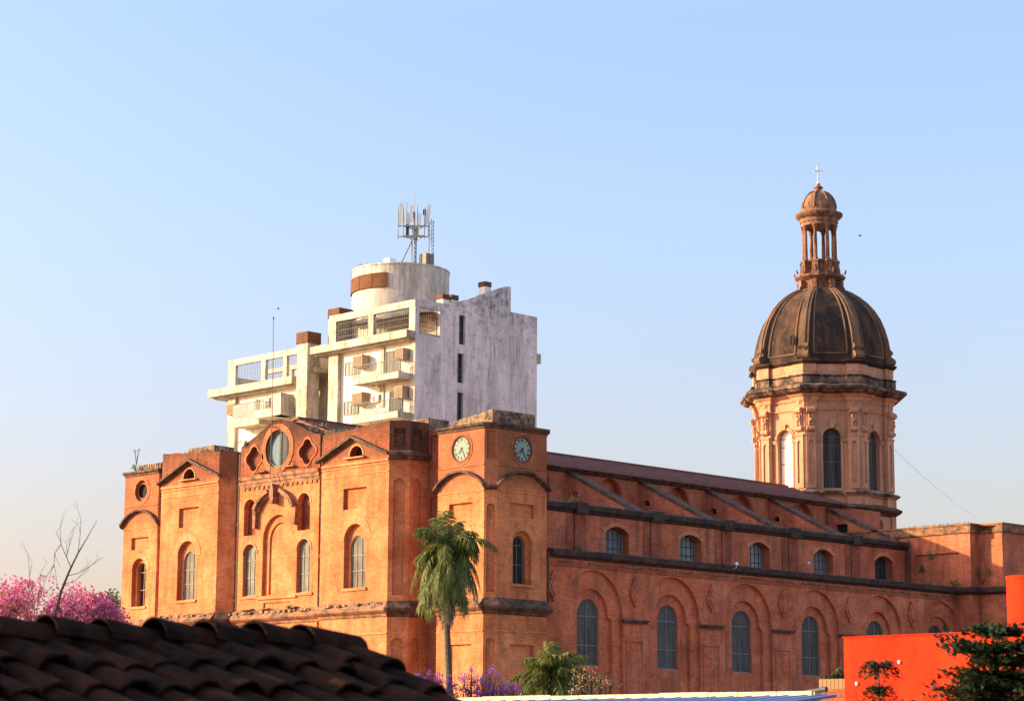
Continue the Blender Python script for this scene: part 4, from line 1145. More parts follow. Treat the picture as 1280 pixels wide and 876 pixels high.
    for (a, b, z0, z1) in ((144.5, 146.4, 39.2, 41.9), (144.2, 145.9, 35.8, 38.3)):
        window(Fr((WX+.25, 0, 0), (0, 1, 0), (-1, 0, 0)), rect(a, b, z0, z1), -.03, apt, GL_SH, FRAME, (.5,), (), 'balcony_door', .05)
    window(Fr((WX+.25, 0, 0), (0, 1, 0), (-1, 0, 0)), rect(160.6, 162.6, 37.2, 39.5), -.03, apt, GL_SH, FRAMEW, (.33, .66), (), 'balcony_door', .05)
    window(Fr((WX+2.7, 0, 0), (0, 1, 0), (-1, 0, 0)), rect(155.2, 157.5, 34.8, 38.2), -.03, apt, GL_SH, FRAME, (.5,), (), 'apartment_window', .05)
    # window air conditioners in brown boxes
    for (u0, u1, z0, z1) in ((148.65, 149.9, 40.75, 41.85), (148.65, 149.95, 37.4, 38.5), (143.3, 144.3, 40.8, 41.8), (143.3, 144.3, 37.4, 38.45), (166.9, 168.0, 38.35, 39.35)):
        m = MB(); m.fbox(f, u0, u1, z0, z1, -.3, .65); bx = m.build('air_conditioner_box', ACB, apt)
        g_ = MB()
        for i in range(5): g_.fbox(f, u0+.08, u1-.08, z0+.12+i*.18, z0+.2+i*.18, .65, .68)
        g_.build('grille', BROWN, bx)
    for (u, z) in ((147.6, 38.85), (147.5, 37.5)):
        m = MB(); m.fbox(f, u-.45, u+.45, z, z+.65, -.25, .12); bx = m.build('air_conditioner', WHITEP, apt)
        g_ = MB(); ringmb(g_, f, u+.1, z+.33, .04, .26, .12, .14, n=16); g_.build('grille', IRON, bx)
    # balconies: slab, side, railing
    def balcony(u0, u1, z, h, dep, solid=False, slabh=.55):
        m = MB(); m.fbox(f, u0, u1, z, z+slabh, -.25, dep); b_ = m.build('balcony', CONC, apt)
        g_ = MB(); z0 = z+slabh; z1 = z0+h
        if solid: pass
        n = int((u1-u0)/.2)
        for i in range(n+1): g_.tube([f(u0+.03+(u1-u0-.06)*i/n, z0, dep-.06), f(u0+.03+(u1-u0-.06)*i/n, z1, dep-.06)], .022, 4, False)
        nn = int((dep)/.2)
        for e in (u0+.03, u1-.03):
            for i in range(nn): g_.tube([f(e, z0, i*.2), f(e, z1, i*.2)], .022, 4, False)
            g_.tube([f(e, z1, -.2), f(e, z1, dep-.06)], .035, 5)
        g_.tube([f(u0, z1, dep-.06), f(u1, z1, dep-.06)], .04, 5); g_.tube([f(u0, z0+.08, dep-.06), f(u1, z0+.08, dep-.06)], .02, 5)
        if solid:
            MB().fbox(f, u0+.05, u1-.05, z0+.05, z1-.05, dep-.05, dep-.02).build('glass_panel', GL_PALE, b_)
        g_.build('railing', FRAMEW, b_)
    balcony(142.9, 149.0, 39.0, 1.1, 1.5); balcony(142.9, 149.0, 35.55, 1.15, 1.5)
    balcony(162.2, 166.2, 36.9, 1.3, 1.3, True, .85); balcony(158.4, 162.2, 37.3, 1.0, 1.9, False, .75)
    MB().fbox(f, 158.3, 159.6, 37.3, 39.3, .3, 1.95).build('balcony_cheek', CONC, apt)
    m = MB(); m.box(WX+.3, WX+.9, 167.9, 168.9, 35, 35.8); m.build('air_conditioner', WHITEP, apt)
    # round tank house with the brown window band
    cx, cy, R = 136.3, 150.8, 4.45
    t = MB(); t.lathe((cx, cy, 0), [(R, 43), (R, 50.4), (R+.06, 50.43), (R+.06, 50.57), (R-.3, 50.58)], 64); tk = t.build('water_tank', TANK, apt, smooth=False)
    bm_ = MB()
    def cpt(a, r, z): return (cx+r*cos(a), cy+r*sin(a), z)
    a0, a1, n = radians(232), radians(150), 4
    bands = [(212, 194), (193.3, 174), (173.3, 153), (152.3, 130)]
    for A, B in bands:
        A, B = radians(A), radians(B)
        for i in range(6):
            x0 = A+(B-A)*i/6; x1 = A+(B-A)*(i+1)/6
            bm_.add([cpt(x0, R+.16, 48.35), cpt(x1, R+.16, 48.35), cpt(x1, R+.16, 49.65), cpt(x0, R+.16, 49.65), cpt(x0, R-.05, 48.35), cpt(x1, R-.05, 48.35), cpt(x1, R-.05, 49.65), cpt(x0, R-.05, 49.65)],
                    [(0, 1, 2, 3), (3, 2, 6, 7), (0, 4, 5, 1), (0, 3, 7, 4), (1, 5, 6, 2)])
    bm_.build('window_band', BRONZE, tk)
    h = MB()
    for x, y in ((133.9, 153.4), (134.2, 152.7)): h.tube([(x, y, 50.5), (x, y, 51.25), (x-.25, y+.2, 51.37), (x-.4, y+.32, 51.15)], .05, 6)
    h.build_each('vent_pipe', METAL, tk)
CREAMW = stone_mat('cream_penthouse_wall', (.75, .62, .45), (.4, .22, .14), .5, .6, .8, .5, .3)
ACB = stone_mat('brown_cabinet', (.42, .31, .22), (.3, .2, .13), .45, .7, .6, 1.5, 1)
TANK = stone_mat('stained_tank_render', (.70, .60, .50), (.33, .27, .25), .40, .64, .85, .9, .2, spots=((.25, .17, .12), .5), streak=.8)
BRONZE = stone_mat('bronze_window_band', (.17, .08, .045), (.11, .055, .035), .45, .6, .6, 1.2, 1, .9)
BRONZE.node_tree.nodes['Principled BSDF'].inputs['Specular IOR Level'].default_value = 0
apartments()

# ---------------- antenna mast on the tank
def mast():
    cx, cy, z0 = 136.3, 150.8, 50.55
    tv = Vector((1, -1, 0)).normalized(); n = Vector((-1, -1, 0)).normalized()
    C = Vector((cx, cy, 0))+tv*1.15
    root = empty('antenna_mast', (C.x, C.y, z0), 'lattice phone mast with pale panel antennas standing on the round water tank', 'antenna mast')
    def P(u, v, d=0): q = C + tv*u + n*d; return (q.x, q.y, z0+v)
    m = MB()
    for a, b in ((-.2, -.12), (.2, -.12), (0, .22)): m.tube([P(a, 0, b), P(a, 4.3, b)], 0.065, 6)
    for i in range(10):
        z = i*.42
        m.tube([P(-.2, z, -.12), P(.2, z+.42, -.12)], 0.029, 4); m.tube([P(.2, z, -.12), P(0, z+.42, .22)], 0.029, 4); m.tube([P(0, z, .22), P(-.2, z+.42, -.12)], 0.029, 4)
    m.tube([P(0, 0, 0), P(0, 4.3, 0), P(0, 7.4, 0)], [.07, .05, .03], 6)
    m.tube([P(.3, 3.0, .1), P(.3, 6.4, .1)], 0.043, 5)
    m.tube([P(-1.15, .9, 0), P(-.2, 3.0, 0)], 0.072, 5); m.tube([P(-1.15, .9, 0), P(-.3, .4, 0)], 0.058, 5)
    m.build('lattice', METAL, root)
    m = MB()
    for v in (3.35, 4.3):
        ring = [P(1.15*cos(a)+.0, v, 1.15*sin(a)) for a in [2*pi*i/3+pi/6 for i in range(3)]]
        for i in range(3): m.tube([ring[i], ring[(i+1) % 3]], 0.065, 5); m.tube([ring[i], P(0, v, 0)], 0.051, 5)
    for i in range(3):
        a = 2*pi*i/3+pi/6; m.tube([P(1.15*cos(a), 3.1, 1.15*sin(a)), P(1.15*cos(a), 6.0, 1.15*sin(a))], 0.051, 5)
    m.tube([P(-1.5, 3.2, 0), P(-1.5, 6.2, 0)], 0.051, 5); m.tube([P(-1.5, 3.4, 0), P(1.4, 3.4, 0)], 0.058, 5); m.tube([P(-1.5, 4.4, 0), P(1.4, 4.4, 0)], 0.058, 5)
    m.tube([P(1.35, 3.4, 0), P(1.35, 5.0, 0)], 0.058, 5); m.tube([P(-.7, 3.2, .2), P(-.7, 6.6, .2)], 0.043, 5)
    m.build('platform', METAL, root)
    def panel(u, v, d, h, tilt, w_=.17):
        m = MB(); a = Vector(P(u, v, d)); b = Vector(P(u+tilt, v+h, d)); c = (a+b)/2
        m.obox(c, tv*w_, n*.09, (b-a)/2); m.build('panel_antenna', WHITEP, root)
    panel(-1.05, 4.6, .4, 1.85, -.12, .2); panel(-.55, 4.4, -.5, 1.4, 0, .15); panel(1.2, 4.55, .3, 1.8, .2, .17); panel(1.0, 4.5, -.6, 1.2, .05, .13); panel(-.2, 4.7, .6, 1.5, -.04, .15); panel(.5, 4.2, .5, 1.3, .04, .14); panel(-1.35, 4.5, -.2, 1.4, 0, .1); panel(.25, 3.5, -.5, .9, 0, .18)
    m = MB(); m.obox(P(-.15, 5.4, .1), tv*.16, n*.12, Vector((0, 0, .3))); m.obox(P(.95, 5.7, .1), tv*.14, n*.12, Vector((0, 0, .25))); m.obox(P(-.6, 4.0, .3), tv*.14, n*.1, Vector((0, 0, .5))); m.build_each('radio_unit', IRON, root)
    m = MB()
    for a, b in ((1.4, 0), (1.8, 0), (1.6, .35)): m.tube([P(a, -.1, b), P(a, 5.0, b)], 0.032, 4)
    for i in range(14): m.tube([P(1.4, i*.36, 0), P(1.8, i*.36, 0)], 0.026, 4); m.tube([P(1.8, i*.36, 0), P(1.6, i*.36+.2, .35)], 0.026, 4)
    m.build('ladder', METAL, root)
    c = MB(); q = C - tv*2.2; c.box(q.x-.4, q.x+.4, q.y-.4, q.y+.4, 50.55, 51.85); tag(c.build('equipment_cabinet', WHITEP), 'pale square equipment cabinet on the tank roof left of the mast', 'cabinet')
    c = MB(); q = C + tv*1.2; c.box(q.x-.5, q.x+.5, q.y-.45, q.y+.45, 50.55, 52.3); tag(c.build('equipment_cabinet', FRAMEW), 'grey louvred equipment cabinet on the tank roof at the foot of the ladder', 'cabinet')
mast()

# ================================================================== FOREGROUND
# old tiled house roof at lower left: ridge runs along X, the slope falls towards -Y
house = empty('tiled_house', (5.9, 10.0, GZ), 'dark old house with a mossy clay tile roof in the lower left foreground', 'house')
def tile_house():
    X0, X1, Y0, ZR = 3.0, 7.98, 9.18, 7.445
    pit = radians(20); dn = Vector((0, -cos(pit), -sin(pit))); nn = Vector((0, -sin(pit), cos(pit)))
    random.seed(11)
    m = MB()
    def barrel(c, ax, rt_, nm, L, r0, r1, th=.018, up_=True, n=9):
        """half-pipe tile: c = centre of the upper end, ax = axis, r0 upper radius, r1 lower radius"""
        pts = []
        for (s_, r) in ((0, r0), (L, r1)):
            for rr in (r, r-th):
                for k in range(n):
                    a = pi*k/(n-1)
                    v = rt_*cos(a)*rr + nm*(sin(a)*rr*(.82 if up_ else -.6))
                    pts.append(c + ax*s_ + v)
        f_ = []
        for k in range(n-1):
            f_.append((k, k+1, 2*n+k+1, 2*n+k)); f_.append((n+k+1, n+k, 3*n+k, 3*n+k+1))
            f_.append((2*n+k, 2*n+k+1, 3*n+k+1, 3*n+k)); f_.append((k+1, k, n+k, n+k+1))
        for k in (0, n-1): f_.append((k, n+k, 3*n+k, 2*n+k))
        m.add(pts, f_)
    rx = Vector((1, 0, 0)); pitch = .205; ex = .335
    ncol = int((X1-X0)/pitch)
    for i in range(ncol+1):
        x = X1-.10-i*pitch
        st = random.uniform(-.06, .06)
        for j in range(11):
            jit = random.uniform(-.022, .022)
            c = Vector((x+jit, Y0, ZR)) + dn*(j*ex+.02+st) + nn*(.035+random.uniform(-.012, .014))
            yaw = random.uniform(-.06, .06)
            ax = (dn + rx*yaw + nn*.045).normalized()
            barrel(c, ax, rx, nn, .42+random.uniform(-.035, .035), .074, .100+random.uniform(-.009, .009))
        for j in range(11):     # pans between
            c = Vector((x-pitch/2, Y0, ZR)) + dn*(j*ex) + nn*.03
            barrel(c, dn, rx, nn, .39, .084, .07, up_=False, n=7)
    # deck under the tiles, both slopes, and gable wall
    lo = 3.9
    a = Vector((X0, Y0, ZR)); b = Vector((X1-.12, Y0, ZR))
    m.add([a-nn*.06, b-nn*.06, b+dn*lo-nn*.06, a+dn*lo-nn*.06], [(0, 1, 2, 3)])
    bk = Vector((0, cos(pit), -sin(pit)))
    m.add([a+Vector((0, 0, .02)), b+Vector((0, 0, .02)), b+bk*lo, a+bk*lo], [(0, 1, 2, 3)])
    m.box(X0, X1-.02, Y0-.10, Y0+.10, ZR-.15, ZR+.07)
    # ridge caps, each overlapping the next
    k = 0; x = X1+.02
    zr = ZR+.055
    while x > X0:
        ax = Vector((1, 0, -.10)).normalized()
        c = Vector((x-.38, Y0+random.uniform(-.01, .01), zr+.03+random.uniform(-.008, .008)))
        barrel(c, ax, Vector((0, -1, 0)), Vector((0, 0, 1)), .40, .128, .102, .011)
        x -= .315; k += 1
    m.v = [(x_+random.uniform(-.004, .004), y_+random.uniform(-.004, .004), z_+.045*(x_-5.7)/2.1+random.uniform(-.005, .005)) for x_, y_, z_ in m.v]
    m.build('tile_roof', MOSST, house)
    w_ = MB(); w_.box(X0+.2, X1-.4, Y0-3.2, Y0+3.2, GZ, ZR-1.4)
    w_.add([(X1-.4, Y0-3.2, ZR-1.4), (X1-.4, Y0+3.2, ZR-1.4), (X1-.4, Y0, ZR-.12)], [(0, 1, 2)])
    w_.build('wall', CONC, house)
tile_house()

# blue sheet roofed shed with a cream fascia
shed = empty('shed', (31, 31, GZ), 'low building with a blue sheet metal roof below a sunlit cream parapet', 'shed')
def shed_build():
    x0, y0, y1, z0 = 33.95, 25.45, 52, 8.12
    pit = radians(6.2); L = 9
    m = MB(); a = Vector((-cos(pit), 0, -sin(pit)))
    n = Vector((-sin(pit), 0, cos(pit)))
    k = 60; w_ = (y1-y0)/k
    prof = []
    for i in range(k):
        y = y0+i*w_; prof += [(y, 0), (y+w_*.42, 0), (y+w_*.5, .018), (y+w_*.58, .0)]
    prof.append((y1, 0))
    pts = []
    for s_ in (0, L):
        for (y, h) in prof: pts.append(Vector((x0, y, z0))+a*s_+n*h)
    q = len(prof); m.add(pts, [(i, i+1, q+i+1, q+i) for i in range(q-1)])
    m.slab(side(y0), [(x0, z0-.004), (x0, z0-.05), (x0-L*cos(pit), z0-L*sin(pit)-.05), (x0-L*cos(pit), z0-L*sin(pit)-.004)], -.03, .01)
    m.build('sheet_roof', BLUEM, shed)
    f = MB(); random.seed(4); y = y0+.55; 
    f.box(x0+.0, x0+.22, y0+.5, y1, GZ, z0+.06)
    while y < y1-1:
        l = random.uniform(.7, 1.3); f.box(x0-.03, x0+.24, y, y+l-.02, z0-.02, z0+.085+random.uniform(-.012, .01)); y += l
    f.build('fascia', CREAM, shed)
    w_ = MB(); w_.box(x0-7.5, x0+.0, y0+.5, y1-.5, GZ, z0-.9); w_.add([(x0-7.5, y0+.45, z0-.95), (x0, y0+.45, z0-.95), (x0, y0+.45, z0-.08)], [(0, 1, 2)])
    w_.build('wall', BRW, shed)
    p = MB(); p.tube([(x0+.1, y0+.75, z0+.06), (x0+.1, y0+.35, z0+.1)], .04, 8); p.tube([(x0+.1, y0+.42, z0+.1), (x0+.1, y0+.3, z0+.1)], .055, 8); p.build('drain_spout', IRON, shed)
shed_build()
fn = MB()
for i in range(26): fn.box(48.3, 48.36, 33.4+i*.13, 33.4+i*.13+.115, 8.74, 9.0)
fn.box(48.36, 48.42, 33.4, 36.8, 8.8, 8.86)
gw = MB(); gw.box(48.3, 48.6, 33.4, 36.78, GZ, 8.735); tag(gw.build('garden_wall', BRW), 'dark brick garden wall under the yellow wooden slats', 'wall')
tag(fn.build('wooden_fence', WOOD), 'short run of yellow wooden slats beside the orange wall', 'fence')

# orange building at right
ob = empty('orange_building', (26, 15, GZ), 'flat bright orange rendered building at the lower right edge', 'building')
def orange():
    x0, y1, zt = 24.33, 18.1, 8.54
    m = MB(); m.box(x0, x0+5.5, 8.0, y1, GZ, zt); m.build('wall', ORANGE, ob)
    m = MB(); m.box(x0-.02, x0+5.52, 7.98, y1+.02, zt, zt+.012); m.build('wall_coping', ORANGE, ob)
    h = MB()
    for (y, z) in ((17.88, 7.92), (17.1, 7.28), (17.2, 8.18)): h.fbox(front(x0), y, y+.025, z, z+.04, 0, .03)
    h.build_each('wall_hook', WHITEP, ob)
    c = MB(); cx, cy = 28.47, 17.85; c.lathe((cx, cy, 0), [(.32, GZ), (.32, 9.52), (.33, 9.54), (.33, 9.58), (.26, 9.58)], 40); c.v = c.v
    tag(c.build('round_chimney', ORANGE, smooth=False), 'round orange flue standing up behind the orange wall', 'chimney')
orange()

# ================================================================== PLANTS
def leafquads(mb, c, r, n, s0, s1, rnd, flat=(1, 1, 1), shell=.0):
    for _ in range(n):
        while True:
            v = Vector((rnd.uniform(-1, 1), rnd.uniform(-1, 1), rnd.uniform(-1, 1)))
            if shell <= v.length <= 1: break
        p = Vector((c[0]+v.x*r*flat[0], c[1]+v.y*r*flat[1], c[2]+v.z*r*flat[2]))
        a = Vector((rnd.gauss(0, 1), rnd.gauss(0, 1), rnd.gauss(0, .7))).normalized(); b = a.orthogonal().normalized()
        b = (b*cos(rnd.random()*6)+a.cross(b)*sin(rnd.random()*6)).normalized(); a = a.cross(b)
        s = rnd.uniform(s0, s1)
        mb.add([p-a*s*.5, p+b*s*.32, p+a*s*.55, p-b*s*.32], [(0, 1, 2, 3)])
def branches(mb, base, dirv, L, r, depth, rnd, tips, bend=.35, split=(2, 3), shrink=.72, minr=.012):
    p = Vector(base); d = Vector(dirv).normalized(); pts = [p.copy()]; rs = [r]
    for i in range(4):
        d = (d + Vector((rnd.gauss(0, bend*.4), rnd.gauss(0, bend*.4), rnd.gauss(.04, bend*.25)))).normalized()
        p = p+d*L/4; pts.append(p.copy()); rs.append(max(minr, r*(1-.35*(i+1)/4)))
    mb.tube(pts, rs, 6 if r > .05 else 4, False)
    if depth == 0: tips.append(p); return
    if depth <= 2: tips.append(pts[2])
    for _ in range(rnd.randint(*split)):
        nd = (d+Vector((rnd.gauss(0, .6), rnd.gauss(0, .6), rnd.gauss(.12, .35)))).normalized()
        branches(mb, p, nd, L*shrink*rnd.uniform(.8, 1.15), rs[-1]*.7, depth-1, rnd, tips, bend, split, shrink, minr)
def tree(name, base, H, crown_r, trunk_r, leaf, label, cat, seed, n=260, s=(.10, .2), group=None, depth=4, flat=.75, extra=None, bark=BARKD, clump=.55):
    rnd = random.Random(seed); root = empty(name, base, label, cat, group)
    t = MB(); tips = []
    th = H-crown_r*1.25
    t.tube([base, (base[0]+.1, base[1], base[2]+th*.5), (base[0], base[1]+.1, base[2]+th)], [trunk_r*1.3, trunk_r, trunk_r*.85], 8)
    for k in range(5):
        a = 2*pi*k/5+rnd.random(); branches(t, (base[0], base[1]+.1, base[2]+th-.1), (cos(a), sin(a), .8), crown_r*.42, trunk_r*.5, depth, rnd, tips)
    t.build('trunk', bark, root)
    f = MB(); top = base[2]+H
    # fit the tips into the wanted crown
    zc = top-crown_r*flat; fitted = []
    for p in tips:
        q = Vector(p)
        v = Vector((q.x-base[0], q.y-base[1], (q.z-zc)/flat)); l = v.length
        if l > crown_r: v *= crown_r*rnd.uniform(.75, 1)/l; q = Vector((base[0]+v.x, base[1]+v.y, zc+v.z*flat))
        fitted.append(q); leafquads(f, q, clump*rnd.uniform(.6, 1.2), n//12, s[0], s[1], rnd)
    f.build('crown', leaf, root)
    if extra:
        e = MB(); tips = fitted
        for p in rnd.sample(tips, max(3, len(tips)//extra[1])): leafquads(e, p-Vector((0, 0, .3)), clump*.9, n//14, s[0], s[1], rnd)
        e.build('leaves', extra[0], root)
    return root
# pink trumpet trees at left
tree('pink_tree', (60.9, 94.0, GZ), 16.1-GZ, 4.0, .28, L_PINK, 'round crowned tree in full pink blossom, the larger one at the left edge', 'blossom tree', 3, 200, (.10, .24), 'pink blossoming trees left of the church', 4, .7, (L_OLIVE, 7))
tree('pink_tree', (63.3, 92.3, GZ), 14.95-GZ, 1.9, .2, L_PINK, 'smaller pink blossoming tree touching the left end of the church', 'blossom tree', 8, 170, (.10, .22), 'pink blossoming trees left of the church', 4, .75, (L_OLIVE, 7))
tree('pink_tree', (57.5, 97.0, GZ), 14.7-GZ, 3.0, .2, L_PINK, 'pink blossoming tree cut off by the left picture edge', 'blossom tree', 15, 260, (.12, .26), 'pink blossoming trees left of the church', 4, .75, (L_OLIVE, 8))
tree('green_tree', (95.0, 137.2, GZ), 19.3-GZ, 2.2, .25, L_GRN, 'slim dark green tree top showing beside the far left corner of the church', 'tree', 21, 100, (.15, .3), None, 3, .9)
# bare leaning branch / small dead tree
def bare():
    rnd = random.Random(2)
    r0 = empty('bare_tree', (16.75, 25.6, GZ), 'thin bare leafless tree leaning right in front of the pink blossom', 'tree')
    t = MB(); tv = Vector((1, -1, 0)).normalized()
    def P(lat, z, d=0): q = Vector((16.94, 25.48, 0))+tv*lat+Vector((.7, .7, 0))*d; return (q.x, q.y, z)
    t.tube([P(-.15, GZ), P(-.05, 6.0), P(0.0, 8.74), P(.08, 9.1), P(.17, 9.35), P(.28, 9.6), P(.38, 9.78), P(.47, 9.95), P(.52, 10.05)], [.055, .035, .022, .018, .014, .010, .006, .004, .002], 7)
    for pts, r in (([P(.2, 9.4), P(.13, 9.55), P(.05, 9.72), P(.03, 9.95)], .009), ([P(.13, 9.55), P(.16, 9.7), P(.2, 9.85)], .006), ([P(.05, 9.72), P(-.03, 9.6), P(-.03, 9.45), P(.0, 9.3)], .008), ([P(-.03, 9.45), P(-.12, 9.3), P(-.18, 9.1)], .006),
                   ([P(.28, 9.6), P(.3, 9.85), P(.3, 10.05)], .006), ([P(.15, 9.3), P(.3, 9.34), P(.42, 9.42)], .007), ([P(.1, 9.2), P(.25, 9.22), P(.36, 9.35), P(.41, 9.4)], .006), ([P(-.35, 8.6), P(-.36, 9.0), P(-.35, 9.3), P(-.37, 9.5)], .008), ([P(-.25, 8.6), P(-.22, 9.0), P(-.2, 9.35)], .006),
                   ([P(.04, 8.9), P(.12, 8.75), P(.2, 8.9), P(.3, 8.82)], .012)):
        t.tube(pts, [r*.75, r*.6, r*.45, r*.3][:len(pts)], 5)
        for q in pts[1:]:
            dd = Vector(pts[-1])-Vector(pts[0]); branches(t, q, dd+Vector((rnd.gauss(0, .1), rnd.gauss(0, .1), .1)), .16, r*.45, 1, rnd, [], .4, (1, 2), .7, .0016)
    t.build('trunk', BARKD, r0)
bare()
# queen palm in front of the church
def frond(mb, base, d, L, droop, rnd, lw=.028, nl=46, ll=.62, rach=None):
    d = Vector(d)+Vector((rnd.gauss(0, .08), rnd.gauss(0, .08), 0))
    p = Vector(base); d = Vector(d).normalized(); pts = [p.copy()]
    n = 10
    for i in range(n):
        d = (d+Vector((0, 0, -droop/n))).normalized(); p = p+d*L/n; pts.append(p.copy())
    (rach or mb).tube(pts, [.035*(1-.8*i/n) for i in range(n+1)], 4, False)
    for i in range(nl):
        t = .12+.88*i/nl; k = t*n; a = int(min(k, n-1)); q = pts[a].lerp(pts[a+1], k-a); tg = (pts[a+1]-pts[a]).normalized()
        sd_ = tg.cross(Vector((0, 0, 1)));
        if sd_.length < .1: sd_ = Vector((1, 0, 0))
        sd_.normalize(); l = ll*(.55+.45*sin(pi*min(1, t*.9+.1)))*rnd.uniform(.8, 1.1)
        for s_ in (-1, 1):
            e = (sd_*s_*rnd.uniform(.3, .9)+tg*.5+Vector((0, 0, rnd.uniform(-1.1, -.1)))).normalized()
            m1 = q+e*l*.5; m2 = q+e*l*.9+Vector((0, 0, -.28*l)); w_ = tg*lw
            mb.add([q-w_*.5, q+w_*.5, m1+w_, m2, m1-w_], [(0, 1, 2, 3, 4)])
def palm(base, ztop, trunk, R, label, seed, n=34, dead=14, lean=0, ll=.62, nl=46, tr=.15, droop=(1.2, 2.6), stack=.3):
    rnd = random.Random(seed); root = empty('palm_tree', base, label, 'palm tree', 'palms in front of the church')
    t = MB(); pts = []; zc = trunk
    for i in range(91): k = i/90; pts.append((base[0]+.12*sin(k*5), base[1]+.05*sin(k*9), base[2]+(zc-base[2])*k))
    t.tube(pts, [tr*(1.25-.25*i/90)*(1+.12*(i % 2)+rnd.uniform(-.04, .04)) for i in range(91)], 10); t.build('trunk', BARK, root)
    g_ = MB(); dd = MB(); top = Vector(pts[-1])
    for i in range(n):
        a = i*2.399+rnd.random()*.4; el = 1.5-1.5*(i/n)**.8+rnd.gauss(0, .1)
        d = (cos(a)*cos(el), sin(a)*cos(el), sin(el)); L = R*rnd.uniform(.75, 1.12)*(.8 if i < n*.3 else 1)
        frond(g_, top+Vector((0, 0, .35-stack*i/n)), d, L, rnd.uniform(*droop)*(1 if el < .9 else .75), rnd, nl=nl, ll=ll)
    g_.build('frond', L_PALM, root)
    for i in range(dead):
        a = i*2.399+1; el = -.9+rnd.gauss(0, .2)
        frond(dd, top+Vector((0, 0, -stack*rnd.uniform(.8, 1.6))), (cos(a)*.36, sin(a)*.36, el), R*.66*rnd.uniform(.6, 1.05), 1.6, rnd, nl=30, ll=ll*.55)
    if dead: dd.build('dead_frond', L_DRY, root)
    return root
palm((68.78, 72.64, GZ), 17.4, 15.65, 2.5, 'tall palm with a shaggy drooping crown in front of the clock tower', 4, 92, 70, 0, .62, 46, .13, (2.6, 4.4), 1.05)
palm((64.9, 62.4, GZ), 11.6, 9.75, 2.0, 'lower bushy palm with arching fronds right of the tall palm', 9, 34, 4, 0, .6, 40, .13, (1.2, 2.6))
# purple flowering shrubs
def shrub(name, base, ztop, rx, leaf, label, cat, seed, n, s, group=None, stems=16, spread=1.0, under=None):
    rnd = random.Random(seed); root = empty(name, base, label, cat, group)
    st = MB(); fl = MB(); un = MB(); tv = Vector((1, -1, 0)).normalized(); fv = Vector((1, 1, 0)).normalized()
    for i in range(stems):
        lat = rnd.uniform(-1, 1)*rx; dp = rnd.uniform(-.5, .5)*rx*.5
        zt = ztop - (ztop-base[2])*.02 - rnd.uniform(0, .55)*spread - .35*spread*(lat/rx)**2
        b = Vector(base)+tv*lat*.3+fv*dp*.3; e = Vector((base[0], base[1], 0))+tv*lat+fv*dp; e.z = zt
        mid = b.lerp(e, .75)+Vector((rnd.gauss(0, .1), rnd.gauss(0, .1), 0))
        st.tube([b, mid, e], [.03, .018, .008], 4, False)
        for q in range(5):
            c = mid.lerp(e, rnd.uniform(.2, 1))+Vector((rnd.gauss(0, .16), rnd.gauss(0, .16), rnd.gauss(0, .1)))*spread
            st.tube([mid.lerp(e, rnd.uniform(0, .8)), c], [.009, .005], 3, False)
            leafquads(fl, c, .16*spread, n, s[0], s[1], rnd)
            if under: leafquads(un, c-Vector((0, 0, .55*spread)), .3*spread, n//2, s[0], s[1]*1.2, rnd)
    st.build('stem', BARKD, root); fl.build('blossom' if 'purple' in label else 'foliage', leaf, root)
    if under: un.build('foliage', under, root)
    return root
tv_ = Vector((1, -1, 0)).normalized(); fv_ = Vector((1, 1, 0)).normalized()
def at(lat, depth): p = fv_*depth+tv_*lat; return (p.x, p.y, GZ)
shrub('flowering_shrub', at(-2.7, 79), 10.2, .75, L_PURP, 'purple flowering shrub left of the tall palm trunk', 'shrub', 31, 26, (.035, .075), 'purple flowering shrubs', 16, .6, L_GRN)
shrub('flowering_shrub', at(-1.25, 79), 10.12, .95, L_PURP, 'taller purple flowering shrub right of the tall palm trunk', 'shrub', 32, 26, (.035, .075), 'purple flowering shrubs', 22, .7, L_GRN)
shrub('flowering_shrub', at(.0, 79.5), 9.72, .6, L_PURP, 'purple flowering shrub beside the lower palm', 'shrub', 33, 26, (.035, .075), 'purple flowering shrubs', 12, .5, L_GRN)
shrub('dry_shrub', at(3.15, 88), 10.6, 1.05, L_TWIG, 'dry tan twiggy shrub below the first aisle window', 'shrub', 35, 9, (.04, .09), None, 26, 1.0)
shrub('green_bush', at(10.3, 71), 9.9, .5, L_GRN, 'small green bush behind the yellow slats', 'bush', 36, 30, (.08, .16), None, 12, .7)
shrub('leafy_sprig', (8.15, 9.95, GZ), 7.83, .16, L_GRN, 'green leafy sprig poking up behind the tile ridge', 'plant', 37, 1, (.09, .14), None, 4, .12)

